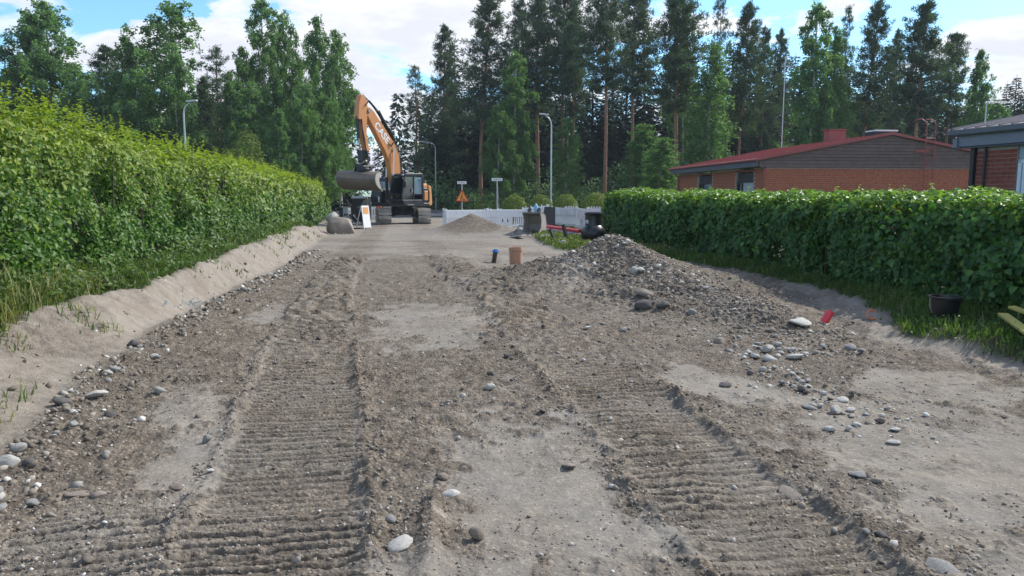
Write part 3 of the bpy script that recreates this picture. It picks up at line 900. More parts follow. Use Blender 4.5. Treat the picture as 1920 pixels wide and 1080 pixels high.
def edge_pts(r, n):
    y = 2.9 * (11 / 2.9) ** r.random(n)
    side = r.random(n)
    c = np.where(side < .5, ip(y, TL), ip(y, TR)); sgn = np.where(r.random(n) < .5, -1, 1)
    return np.stack([c + sgn * (TW + .06 + np.abs(r.normal(0, .06, n))), y], 1)
many_stones("loose_stones", I1, 4600, road_pts(2.7, 20, .72), .016, .065, PAL, 501, 2.4)
many_stones("gravel", ico(1), 0, lambda r, n: np.zeros((0, 2)), .01, .02, PAL, 502) if False else None
I0 = (I1[0][:0], I1[1][:0])
def octa():
    v = np.array([[1, 0, 0], [0, 1, 0], [-1, 0, 0], [0, -1, 0], [0, 0, 1], [0, 0, -1], ], float)
    f = np.array([[0, 1, 4], [1, 2, 4], [2, 3, 4], [3, 0, 4], [1, 0, 5], [2, 1, 5], [3, 2, 5], [0, 3, 5]])
    return v, f
OC = octa()
many_stones("gravel", OC, 38000, road_pts(2.6, 16, .74, .10), .009, .032, PAL, 503, 1.7)
PALB = [((.20, .16, .125), 6), ((.15, .12, .095), 6), ((.25, .21, .17), 4), ((.11, .09, .07), 3), ((.38, .35, .31), 1)]
many_stones("pile_gravel", OC, 13000, pile_pts, .014, .045, PALB, 504, 1.6)
many_stones("pile_cobbles", I1, 1100, pile_pts, .03, .09, PAL + [((.42, .39, .34), 2)], 505, 1.8)
many_stones("bank_foot_stones", I1, 1100, toe_pts, .022, .09, PAL, 506, 1.8)
many_stones("pale_pebbles", I1, 420, low_pts, .016, .05, PALW, 507, 1.6)
many_stones("track_edge_clods", I1, 900, edge_pts, .016, .05, [((.17, .14, .11), 5), ((.22, .19, .15), 4)], 508, 1.8)

# ------------------------------------------------------------------ leaves
def unit(a):
    return a / np.maximum(np.linalg.norm(a, axis=-1, keepdims=True), 1e-9)
def leaf_geo(C, A, Nn, L, W, fold=0.25, near=False):
    """C base points, A leaf direction, Nn face normal"""
    A = unit(A); B = unit(np.cross(A, Nn)); Nn = np.cross(B, A)
    L = np.asarray(L)[:, None] * np.ones((len(C), 1)); W = np.asarray(W)[:, None] * np.ones((len(C), 1))
    n = len(C)
    up = Nn * W * fold
    if not near:
        P = np.stack([C, C + A * L * .45 + B * W * .5 + up, C + A * L - Nn * L * .12, C + A * L * .45 - B * W * .5 + up], 1)
        F = np.array([[0, 1, 2], [0, 2, 3]])
    else:
        P = np.stack([C, C + A * L * .22 + B * W * .40 + up * .8, C + A * L * .58 + B * W * .48 + up, C + A * L - Nn * L * .16,
                      C + A * L * .58 - B * W * .48 + up, C + A * L * .22 - B * W * .40 + up * .8, C + A * L * .5], 1)
        F = np.array([[0, 1, 6], [1, 2, 6], [2, 3, 6], [3, 4, 6], [4, 5, 6], [5, 0, 6]])
    k = P.shape[1]
    Fi = (F[None] + (np.arange(n) * k)[:, None, None]).reshape(-1, 3)
    return P.reshape(-1, 3), Fi, k
class Leaves:
    def __init__(s): s.V = []; s.F = []; s.T = []; s.n = 0
    def add(s, C, A, Nn, L, W, tone, young, fold=.25, near=False):
        if len(C) == 0: return
        V, F, k = leaf_geo(C, A, Nn, L, W, fold, near)
        s.V.append(V); s.F.append(F + s.n); s.n += len(V)
        s.T.append(np.repeat(np.stack([tone, young, tone * 0], 1), k, 0))
    def mesh(s, name, mat):
        return npmesh(name, np.concatenate(s.V), np.concatenate(s.F), mat, False, {"tint": np.concatenate(s.T)})
def rdir(r, n):
    return unit(r.normal(size=(n, 3)))

def hedge(name, label, mat, P, side, ztop, zbot, depth, bands, seed, size, shoots, ext_n, far_end, slant=0.0):
    """P = polyline of the face towards the road; side = +1 when the face looks to +X"""
    r = np.random.default_rng(seed)
    root = empty(name, (float(ip(12, P)), 12, 0), 0, label, "hedge")
    L = Leaves()
    def face(y):
        return ip(y, P)
    singles = []
    for (y0, y1, dens, sc, near) in bands:
        # front face
        ln = y1 - y0
        nf = int(dens * ln * 2.0)
        y = r.uniform(y0, y1, nf)
        zt = ztop(y); zb = zbot(y)
        h = r.random(nf) ** 0.92
        z = zb + (zt - zb) * h
        bul = 0.24 * fbm(y * 1.5, z * 1.6, seed, 3) + 0.12 * fbm(y * 3.3, z * 3.3, seed + 3, 3)
        hole = sst(0.36, 0.16, vnoise(y * 1.5 + 7, z * 1.8, seed + 8))
        lean = -0.12 * sst(.25, 0, h) - 0.32 * sst(.80, 1.0, h) ** 2 - slant * h
        d = r.exponential(0.11, nf) + hole * 0.42
        x = face(y) + side * (bul + lean - d)
        C = np.stack([x, y, z], 1)
        out = np.array([side * .75, -.25, .45])
        Nn = unit(out[None] + 0.62 * rdir(r, nf))
        A = unit(np.cross(Nn, rdir(r, nf)) + np.array([side * .25, -.1, -.35]))
        s = size * sc * r.uniform(.45, 1.3, nf)
        tone = np.clip(r.normal(.5, .28, nf) + .35 * (vnoise(y * 2, z * 2, seed + 5) - .5) - .25 * (d > .22), 0, 1)  # deeper set leaves get a darker tone, painting the shade inside
        young = np.clip((h - (.42 if slant else .80)) * (1.1 if slant else 2.6) + r.normal(0, .22, nf) * (h > .3), 0, 1) * shoots + (r.random(nf) < .05) * .35  # young tips; slanted face also gets its brighter upper light as colour
        L.add(C, A, Nn, s, s * .74, tone, np.clip(young, 0, 1), .22, near)
        # top
        nt_ = int(dens * ln * depth * 0.85)
        y = r.uniform(y0, y1, nt_); q = r.random(nt_)
        zt = ztop(y)
        x = face(y) - side * (0.05 + slant + q * depth)
        rise = 0.10 * fbm(x * 1.6, y * 1.6, seed + 11, 3) + 0.12 * np.sin(np.clip(q, 0, 1) * math.pi) ** .5
        z = zt + rise - r.exponential(.07, nt_) - .06
        C = np.stack([x, y, z], 1)
        Nn = unit(np.array([side * .15, -.15, 1.0])[None] + 0.7 * rdir(r, nt_))
        A = unit(np.cross(Nn, rdir(r, nt_)))
        s = size * sc * r.uniform(.6, 1.1, nt_)
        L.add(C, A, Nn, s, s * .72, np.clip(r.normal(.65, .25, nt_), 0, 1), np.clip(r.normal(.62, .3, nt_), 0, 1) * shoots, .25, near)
        # inner foliage, large leaves coloured dark as painted shade, keeps the body closed
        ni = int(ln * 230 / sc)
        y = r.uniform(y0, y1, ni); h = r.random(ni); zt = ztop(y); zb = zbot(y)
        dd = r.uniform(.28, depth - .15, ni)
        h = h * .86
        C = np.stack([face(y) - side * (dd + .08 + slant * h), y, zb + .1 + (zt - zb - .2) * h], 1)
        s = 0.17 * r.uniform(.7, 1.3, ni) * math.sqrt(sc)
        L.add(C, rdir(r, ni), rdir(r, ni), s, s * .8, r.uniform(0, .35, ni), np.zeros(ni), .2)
        # upright shoots along the top
        ns = int(ln * ext_n / sc)
        ys_ = r.uniform(y0, y1, ns); q = r.random(ns) ** 1.6
        for yy, qq in zip(ys_, q):
            hh = r.uniform(.08, .40) * (1 if slant else .4) * (1 if r.random() < .85 else 1.5)
            m = int(9 / math.sqrt(sc)) + 2
            t = np.sort(r.random(m))
            bx = float(face(yy)) - side * (slant + 0.02 + qq * depth); bz = float(ztop(yy)) + .04
            ln_ = r.normal(0, .16, 2)
            C = np.stack([bx + ln_[0] * t * hh + r.normal(0, .012, m), yy + ln_[1] * t * hh + r.normal(0, .012, m), bz + hh * t], 1)
            an = r.uniform(0, 6.3, m)
            A = np.stack([np.cos(an), np.sin(an), np.full(m, .35)], 1)
            Nn = np.stack([-np.cos(an) * .5, -np.sin(an) * .5, np.full(m, .9)], 1)
            s = size * sc * (.95 - .5 * t) * r.uniform(.7, 1.1, m)
            L.add(C, A, Nn, s, s * .7, np.full(m, .7), np.clip(.55 + .5 * t + r.normal(0, .15, m), 0, 1) * shoots, .25, near)
    # end caps
    for ye in ([bands[-1][1]] if far_end else []):
        n = 2500
        h = r.random(n); q = r.random(n)
        zb = float(zbot(ye)); zt = float(ztop(ye))
        C = np.stack([face(ye) - side * q * depth, ye + .2 * np.sqrt(np.clip(1 - (2 * q - 1) ** 2, 0, 1)) + r.normal(0, .06, n), zb + (zt - zb) * h], 1)
        Nn = unit(np.array([0, 1, .3])[None] + .7 * rdir(r, n)); s = size * 1.6 * r.uniform(.7, 1.2, n)
        L.add(C, unit(np.cross(Nn, rdir(r, n))), Nn, s, s * .7, r.random(n), np.zeros(n))
    o = link("foliage", L.mesh("foliage", mat), root); o.matrix_parent_inverse = Matrix.Translation(root.location).inverted()
    tag(o, kind="stuff")
    # stems
    mb = MB()
    y = bands[0][0]
    while y < bands[-1][1]:
        for k in range(3):
            dd = r.uniform(.25, depth - .2); yy = y + r.uniform(0, .8)
            x0 = float(face(yy)) - side * dd; zb = tz(x0, yy) - .05; ht = float(ztop(yy)) - .35
            pts = [(x0, yy, zb), (x0 + r.normal(0, .08), yy + r.normal(0, .08), zb + (ht - zb) * .5), (x0 + r.normal(0, .2), yy + r.normal(0, .2), ht)]
            mb.tube(pts, [.016, .012, .006], 5, False)
        y += .8 if y < 20 else 2.0
    o = mb.build("stems", m_twig, root); o.matrix_parent_inverse = Matrix.Translation(root.location).inverted()
    tag(o, kind="stuff")
    return root
def single_leaves(root, mat, P, side, ztop, zbot, y0, y1, size, seed, shoots, n=300, slant=0.0):
    """the largest leaves in view, each a part of its own (a few shared leaf shapes)"""
    r = np.random.default_rng(seed)
    mes = []
    for k in range(6):
        Lv = Leaves()
        Lv.add(np.zeros((1, 3)), np.array([[1., 0, 0]]), np.array([[0, 0, 1.]]), np.array([1.]), np.array([.74 + .05 * (k % 3)]),
               np.array([.25 + .13 * k]), np.array([.0 if k < 4 else .4 * shoots]), .22 + .04 * (k % 2), True)
        mes.append(Lv.mesh("leaf", mat))
    inv = Matrix.Translation(root.location).inverted()
    for _ in range(n):
        y = y0 * (y1 / y0) ** r.random()
        zt = float(ztop(np.array([y]))[0]); zb = float(zbot(np.array([y]))[0])
        h = r.uniform(.08, .97); z = zb + (zt - zb) * h
        yy, zz2 = np.array([y]), np.array([z])
        bul = 0.24 * fbm(yy * 1.5, zz2 * 1.6, seed, 3) + 0.12 * fbm(yy * 3.3, zz2 * 3.3, seed + 3, 3)
        lean = -0.12 * float(sst(.25, 0, h)) - 0.32 * float(sst(.80, 1.0, h)) ** 2 - slant * h
        x = float(ip(y, P)) + side * (float(bul[0]) + lean + .03)
        nrm = Vector(unit(np.array([side * .75, -.3, .5]) + .5 * r.normal(size=3)))
        a = nrm.cross(Vector(r.normal(size=3))); a = (a.normalized() + Vector((side * .3, -.1, -.5))).normalized()
        b = nrm.cross(a).normalized(); c = a.cross(b)
        s = size * r.uniform(.85, 1.3)
        o = link("leaf", mes[r.integers(6)], root)
        o.matrix_local = inv @ (Matrix.Translation((x, y, z)) @ Matrix((a, b, c)).transposed().to_4x4() @ Matrix.Scale(s, 4))

zt_l = lambda y: ip(y, [(3, 2.72), (6.7, 2.70), (11, 2.58), (18, 2.52), (30, 2.45), (54, 2.25)]) + 0.05 * fbm(y * .7, y * 0, 5, 3)
zb_l = lambda y: ip(y, [(3, .55), (9, .62), (17, .52), (34, .22), (54, .1)])
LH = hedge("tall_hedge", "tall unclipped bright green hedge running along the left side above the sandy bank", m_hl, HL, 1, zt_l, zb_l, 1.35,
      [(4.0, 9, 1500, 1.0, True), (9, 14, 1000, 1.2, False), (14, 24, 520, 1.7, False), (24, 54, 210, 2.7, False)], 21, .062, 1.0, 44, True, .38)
single_leaves(LH, m_hl, HL, 1, zt_l, zb_l, 6.4, 9.5, .068, 21, 1.0, slant=.38)
zt_r = lambda y: ip(y, [(3, 1.55), (7, 1.57), (14, 1.60), (22, 1.64), (27, 1.72), (30, 1.7)]) + 0.055 * fbm(y * 1.3, y * 0, 6, 4)
zb_r = lambda y: ip(y, [(3, .16), (10, .20), (30, .16)])
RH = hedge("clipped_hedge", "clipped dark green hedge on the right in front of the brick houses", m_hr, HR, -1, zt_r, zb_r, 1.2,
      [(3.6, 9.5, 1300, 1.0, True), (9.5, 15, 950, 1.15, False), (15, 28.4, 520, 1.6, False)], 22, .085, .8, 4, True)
single_leaves(RH, m_hr, HR, -1, zt_r, zb_r, 7.6, 11, .09, 22, .3)

# ------------------------------------------------------------------ grass and weeds
def grass(name, pts, hmin, hmax, seed, wid=.006, dry=.12, lean=.35):
    r = np.random.default_rng(seed)
    n = len(pts)
    z = top_z(pts[:, 0], pts[:, 1]) - .01
    C = np.column_stack([pts, z])
    h = (hmin + (hmax - hmin) * r.random(n) ** 1.5) * (0.7 + .6 * vnoise(pts[:, 0] * 2, pts[:, 1] * 2, seed))
    an = r.uniform(0, 6.3, n); dx, dy = np.cos(an), np.sin(an)
    ln = r.normal(0, lean, (n, 2))
    wv = (wid * (1 + pts[:, 1] * .09))[:, None] * np.stack([dx, dy, 0 * dx], 1)
    mid = C + np.stack([ln[:, 0] * h * .35, ln[:, 1] * h * .35, h * .62], 1)
    tip = C + np.stack([ln[:, 0] * h, ln[:, 1] * h, h * (1 - .25 * np.hypot(ln[:, 0], ln[:, 1]))], 1)
    P = np.stack([C - wv, C + wv, mid + wv * .75, mid - wv * .75, tip], 1)
    F = np.array([[0, 1, 2], [0, 2, 3], [3, 2, 4]])
    Fi = (F[None] + (np.arange(n) * 5)[:, None, None]).reshape(-1, 3)
    tone = np.clip(r.normal(.5, .25, n) + .5 * (vnoise(pts[:, 0] * 1.2, pts[:, 1] * 1.2, seed + 1) - .5), 0, 1)
    yg = np.where(r.random(n) < dry, r.uniform(.5, 1, n), r.uniform(0, .15, n))
    me = npmesh(name, P.reshape(-1, 3), Fi, m_grass, False, {"tint": np.repeat(np.stack([tone, yg, 0 * yg], 1), 5, 0)})
    return tag(link(name, me), kind="stuff")
r_ = np.random.default_rng(77)
def zone_pts(n, y0, y1, x0f, x1f, keep=None, pw=1.0):
    y = y0 * (y1 / y0) ** (r_.random(n) ** pw)
    a, b = x0f(y), x1f(y)
    x = a + (b - a) * r_.random(n)
    p = np.stack([x, y], 1)
    if keep is not None: p = p[r_.random(n) < keep(x, y)]
    return p
green = lambda x, y: sst(.25, .8, relief(x, y, False)[3])
p = zone_pts(26000, 4.0, 17, lambda y: ip(y, HL) - .5, lambda y: ip(y, TOE) - .2, green)
grass("verge_grass", p, .05, .18, 1, .0045, .10, .6)
p = zone_pts(900, 5, 8, lambda y: ip(y, HL) - .3, lambda y: ip(y, TOE) - .5, green)
grass("long_grass", p, .3, .7, 2, .005, .35, .28)
p = zone_pts(24000, 5.0, 19, lambda y: ip(y, RG) - .05, lambda y: ip(y, HR) + .7, green)
grass("hedge_foot_grass", p, .05, .17, 3, .005, .03)
p = zone_pts(16000, 19, 37, lambda y: ip(y, RG) - .1, lambda y: ip(y, [(19, 4.2), (28, 3.8), (37, 3.4)]), green)
grass("grass_patch", p, .06, .18, 4, .006, .38)
p = zone_pts(7000, 17, 52, lambda y: ip(y, HL) + .1, lambda y: ip(y, TOE) - ip(y, [(17, .75), (30, .6), (40, .1)]), green)
grass("bank_top_grass", p, .08, .3, 5, .006, .05)
p = zone_pts(5000, 4.0, 30, lambda y: ip(y, TOE) - 1.2, lambda y: ip(y, TOE) - .1, lambda x, y: sst(.62, .8, vnoise(x * 1.9, y * 1.5, 190)) * .8 + .01)
grass("bank_tufts", p, .04, .16, 6, .004, .4, .5)
p = zone_pts(1500, 5.6, 9.5, lambda y: ip(y, TOE) - 1.3, lambda y: ip(y, TOE) - .75, lambda x, y: sst(.5, .7, vnoise(x * 1.4, y * 1.2, 191)))
grass("dry_tufts", p, .12, .40, 7, .004, .75, .5)
# leafy weeds under the left hedge
L = Leaves(); n = 5200
y = 4.2 * (34 / 4.2) ** r_.random(n); q = r_.random(n)
x = ip(y, HL) + (ip(y, TOE) - .55 - ip(y, HL)) * q
kp = r_.random(n) < green(x, y)
x, y, q = x[kp], y[kp], q[kp]; n = len(x)
hh = r_.random(n) ** 1.4 * np.clip(.55 - .45 * q, .08, 1) * ip(y, [(4, .9), (9, .8), (14, .9), (30, .9)]) * (vnoise(x * 1.8, y * 1.8, 66) > .40)
C = np.stack([x, y, top_z(x, y) + hh], 1)
Nn = unit(np.array([.4, -.2, 1.]) + .6 * rdir(r_, n))
s = r_.uniform(.04, .085, n) * (1 + y * .03)
L.add(C, unit(np.cross(Nn, rdir(r_, n))), Nn, s, s * .6, np.clip(r_.normal(.55, .25, n), 0, 1), np.clip(r_.normal(.1, .15, n), 0, 1), .2, False)
tag(link("weeds", L.mesh("weeds", m_bush)), kind="stuff")
# weeds on the near right verge
L = Leaves(); n = 1500
y = 5.2 * (16 / 5.2) ** r_.random(n)
x = ip(y, RG) + .1 + (ip(y, HR) - ip(y, RG)) * r_.random(n)
C = np.stack([x, y, top_z(x, y) + r_.random(n) * .12], 1)
Nn = unit(np.array([-.3, -.2, 1.]) + .6 * rdir(r_, n)); s = r_.uniform(.025, .05, n)
L.add(C, unit(np.cross(Nn, rdir(r_, n))), Nn, s, s * .6, np.clip(r_.normal(.5, .25, n), 0, 1), 0 * s, .2)
tag(link("low_weeds", L.mesh("low_weeds", m_bush)), kind="stuff")

# ------------------------------------------------------------------ trees (unit: metres at 20 m height; several of each kind, shared)
def tubes(paths, n=6):
    mb = MB()
    for pts, rs in paths: mb.tube(pts, rs, n, False)
    return mb
def mesh_of(mb, name, mat):
    me = bpy.data.meshes.new(name)
    me.from_pydata([tuple(p) for p in mb.v], [], mb.f)
    for p in me.polygons: p.use_smooth = True
    me.materials.append(mat)
    return me
def birch(seed, H=20, Wd=3.2, base=.12, n_leaf=27000, droop=1.0, sparse=0.0, top=.9):
    r = np.random.default_rng(seed)
    lean = r.normal(0, .35, 2)
    tr = [(lean[0] * (t ** 2) + .12 * math.sin(5 * t + seed), lean[1] * t ** 2 + .1 * math.sin(4 * t), H * t) for t in np.linspace(0, 1, 14)]
    T = np.array(tr)
    paths = [(tr, [.17 * (1 - t) ** .8 + .012 for t in np.linspace(0, 1, 14)])]
    nl = 62
    strands = []
    for i in range(nl):
        t = base + (0.985 - base) * ((i + r.random()) / nl) ** .9
        env = (np.sin(np.clip((1 - t) * 1.35, 0, 1) ** .75 * math.pi / 2)) * (0.62 + .38 * np.clip(t / .35, 0, 1))
        Lm = Wd * env * r.uniform(.55, 1.15) + .25
        an = i * 2.4 + r.normal(0, .5)
        p0 = np.array([np.interp(t, np.linspace(0, 1, 14), T[:, k]) for k in range(3)])
        dv = np.array([math.cos(an), math.sin(an), 0])
        up = r.uniform(.5, .95)
        pts = [p0 + dv * Lm * s + np.array([0, 0, Lm * (up * s - .62 * s * s * droop)]) for s in (0, .3, .6, .85, 1.0)]
        paths.append((pts, [.035 * (1.1 - t) + .008, .022, .014, .009, .004]))
        P = np.array(pts)
        ns = int(5 + 15 * env)
        for s in r.uniform(.18, 1.02, ns):
            b = np.array([np.interp(s, (0, .3, .6, .85, 1.0), P[:, k]) for k in range(3)]) + r.normal(0, .16, 3)
            strands.append((b, r.uniform(.5, 1.6) * droop * (.55 + .45 * env), r.normal(0, .22, 2), t))
    m = max(4, int(n_leaf / len(strands)))
    Lv = Leaves()
    for b, ln, sw, t in strands:
        if r.random() < sparse: continue
        u = r.random(m)
        C = b + np.stack([sw[0] * u * ln + r.normal(0, .09, m), sw[1] * u * ln + r.normal(0, .09, m), -u * ln + .12], 1)
        A = unit(rdir(r, m) * .8 + np.array([0, 0, -.9]))
        Nn = unit(np.cross(A, rdir(r, m)))
        s = r.uniform(.13, .25, m)
        tn = np.clip(r.normal(.5, .22) + r.normal(0, .15, m), 0, 1)
        Lv.add(C, A, Nn, s, s * .62, tn, np.clip(r.normal(.08, .12, m), 0, 1), .1)
    return mesh_of(tubes(paths[:1], 8), "trunk", m_bbark), mesh_of(tubes(paths[1:], 4), "limbs", m_twig), Lv.mesh("crown", m_birch)
def tuft(Lv, r, c, size, n, up, tone):
    D = unit(rdir(r, n) + up)
    Nn = unit(np.cross(D, rdir(r, n)))
    C = np.repeat(np.asarray(c)[None], n, 0) + r.normal(0, size * .28, (n, 3))
    s = size * r.uniform(.6, 1.15, n)
    Lv.add(C, D, Nn, s, s * .20, np.clip(tone + r.normal(0, .18, n), 0, 1), np.clip(r.normal(.05, .1, n), 0, 1), .05)
def pine(seed, H=20, base=.45, Wd=2.3, n_t=1150, top_open=False, dead=8):
    r = np.random.default_rng(seed)
    lean = r.normal(0, .3, 2)
    tt_ = np.linspace(0, 1, 14)
    tr = [(lean[0] * t ** 2 + .08 * math.sin(6 * t + seed), lean[1] * t ** 2, H * t) for t in tt_]
    T = np.array(tr)
    at_t = lambda t: np.array([np.interp(t, tt_, T[:, k]) for k in range(3)])
    trunk = [(tr, [.19 * (1 - t) ** .7 + .015 for t in tt_])]
    paths = []
    Lv = Leaves()
    for i in range(dead):
        t = r.uniform(base * .45, base * 1.05); an = r.uniform(0, 6.3); Lm = r.uniform(.6, 1.9)
        p0 = at_t(t)
        pts = [p0, p0 + np.array([math.cos(an) * Lm * .5, math.sin(an) * Lm * .5, r.uniform(-.1, .25)]), p0 + np.array([math.cos(an + .2) * Lm, math.sin(an + .2) * Lm, r.uniform(-.3, .4)])]
        paths.append((pts, [.028, .018, .006]))
    nb = 74
    per = n_t / nb
    for i in range(nb):
        t = base + (1.0 - base) * ((i + r.random()) / nb) ** .92
        e = (1 - t) / (1 - base)
        env = min(1, (e * 1.7) ** .72) * (.55 + .45 * min(1, (t - base) / .12 + .2))
        Lm = Wd * env * r.uniform(.45, 1.2) + .22
        an = i * 2.4 + r.normal(0, .6)
        p0 = at_t(t)
        rise = r.uniform(.05, .5) + .35 * (1 - e)
        pts = [p0 + np.array([math.cos(an), math.sin(an), 0]) * Lm * s + np.array([0, 0, Lm * (rise * s * s - .12 * s)]) for s in (0, .4, .75, 1)]
        paths.append((pts, [.045 * (1.15 - t), .028, .016, .006]))
        P = np.array(pts)
        k = int(per * (.5 + env * .75)) + 2
        tone = np.clip(r.normal(.45, .2), 0, 1)
        for s in r.uniform(.25, 1.03, k):
            c = np.array([np.interp(s, (0, .4, .75, 1), P[:, q]) for q in range(3)])
            side = r.normal(0, .30 * Lm * .5 + .08, 2)
            c = c + np.array([side[0], side[1], abs(r.normal(0, .14))])
            tuft(Lv, r, c, .36, 15, np.array([math.cos(an) * .35, math.sin(an) * .35, .75]), tone)
    return mesh_of(tubes(trunk, 8), "trunk", m_pbark), mesh_of(tubes(paths, 4), "limbs", m_pbarkd), Lv.mesh("crown", m_pine)
def spruce(seed, H=20, Wd=2.4, base=.03, fine=1.0):
    r = np.random.default_rng(seed)
    tr = [(0, 0, H * t) for t in np.linspace(0, 1, 10)]
    trunk = [(tr, [.2 * (1 - t) ** .9 + .01 for t in np.linspace(0, 1, 10)])]
    Lv = Leaves(); paths = []
    nw = int(54 * fine)
    for i in range(nw):
        t = base + (0.985 - base) * (i / nw)
        e = 1 - t
        nb = int(5 + 5 * min(1, e * 1.6))
        a0 = r.uniform(0, 6.3)
        for j in range(nb):
            an = a0 + j * 2 * math.pi / nb + r.normal(0, .25)
            Lm = Wd * e ** .82 * r.uniform(.65, 1.12) + .14
            d = np.array([math.cos(an), math.sin(an), 0]); sd_ = np.array([-d[1], d[0], 0])
            dz = lambda s: Lm * (-.42 * s + .30 * s * s * s) + (.5 * Lm * s * max(0, t - .8) * 4)
            p0 = np.array([0, 0, H * t])
            if j % 2 == 0 and e > .1:
                paths.append(([p0, p0 + d * Lm * .5 + np.array([0, 0, dz(.5)]), p0 + d * Lm + np.array([0, 0, dz(1)])], [.02, .012, .004]))
            m = int(3 + 10 * Lm / Wd) * 2
            s = r.uniform(.12, 1, m) ** .8
            w_ = r.normal(0, 1, m) * .17 * Lm * (1.15 - s)
            C = p0 + d * (Lm * s)[:, None] + sd_ * w_[:, None] + np.stack([0 * s, 0 * s, np.array([dz(q) for q in s]) + r.normal(0, .05, m)], 1)
            A = unit(d * .8 + sd_ * np.sign(w_)[:, None] * .7 + np.array([0, 0, -.45]) + .35 * rdir(r, m))
            Nn = unit(np.array([0, 0, 1.]) + .6 * rdir(r, m))
            L_ = r.uniform(.32, .6, m) * (.6 + .4 * min(1, e * 2))
            Lv.add(C, A, Nn, L_, L_ * .42, np.clip(r.normal(.45, .25, m), 0, 1), np.clip(r.normal(.02, .08, m), 0, 1), -.3)
    return mesh_of(tubes(trunk, 6), "trunk", m_pbarkd), mesh_of(tubes(paths, 3), "limbs", m_pbarkd), Lv.mesh("crown", m_spruce)
KIND = {
    "birch": [birch(1), birch(2, Wd=2.9, base=.10), birch(3, Wd=3.6, base=.15), birch(4, Wd=2.5, base=.2, sparse=.12)],
    "slim": [birch(11, Wd=1.55, base=.18, n_leaf=16000, sparse=.15)],
    "pine": [pine(1), pine(2, base=.52), pine(3, base=.38, Wd=2.7), pine(4, base=.5, Wd=2.0, n_t=900)],
    "lowpine": [pine(5, base=.12, Wd=2.7, n_t=1500, dead=0), pine(6, base=.2, Wd=2.3, n_t=1300, dead=3)],
    "openpine": [pine(7, base=.12, Wd=2.6, n_t=560, dead=5)],
    "spruce": [spruce(1), spruce(2, Wd=2.8), spruce(3, Wd=1.9)],
}
NAME = {"birch": "birch_tree", "slim": "birch_tree", "pine": "pine_tree", "lowpine": "pine_tree", "openpine": "pine_tree", "spruce": "spruce_tree"}
def tree(kind, var, u, vtop, Y, wid, label, group, z0=0.0):
    p = at(u, vtop, Y)
    H = p.z - z0
    o = empty(NAME[kind], (p.x, Y, z0), random.uniform(0, 6.3), label, {"b": "birch", "s": "spruce", "p": "pine"}[NAME[kind][0]] + " tree", group)
    wid *= 1.1 if group == GL else (0.78 if NAME[kind] == 'pine_tree' else 0.92)
    o.scale = (wid * 1.5 * H / 20, wid * 1.5 * H / 20, H / 20)
    if H < 12: o.scale = (wid * 1.0, wid * 1.0, H / 20)
    tm = KIND[kind][var % len(KIND[kind])]
    for nm, me in zip(("trunk", "limbs", "crown"), tm): tag(link(nm, me, o), kind='stuff' if nm == 'limbs' else None)
    return o
GL, GR_, GB = "trees behind the tall hedge", "trees at the edge of the wood", "dark spruces in the wood behind"
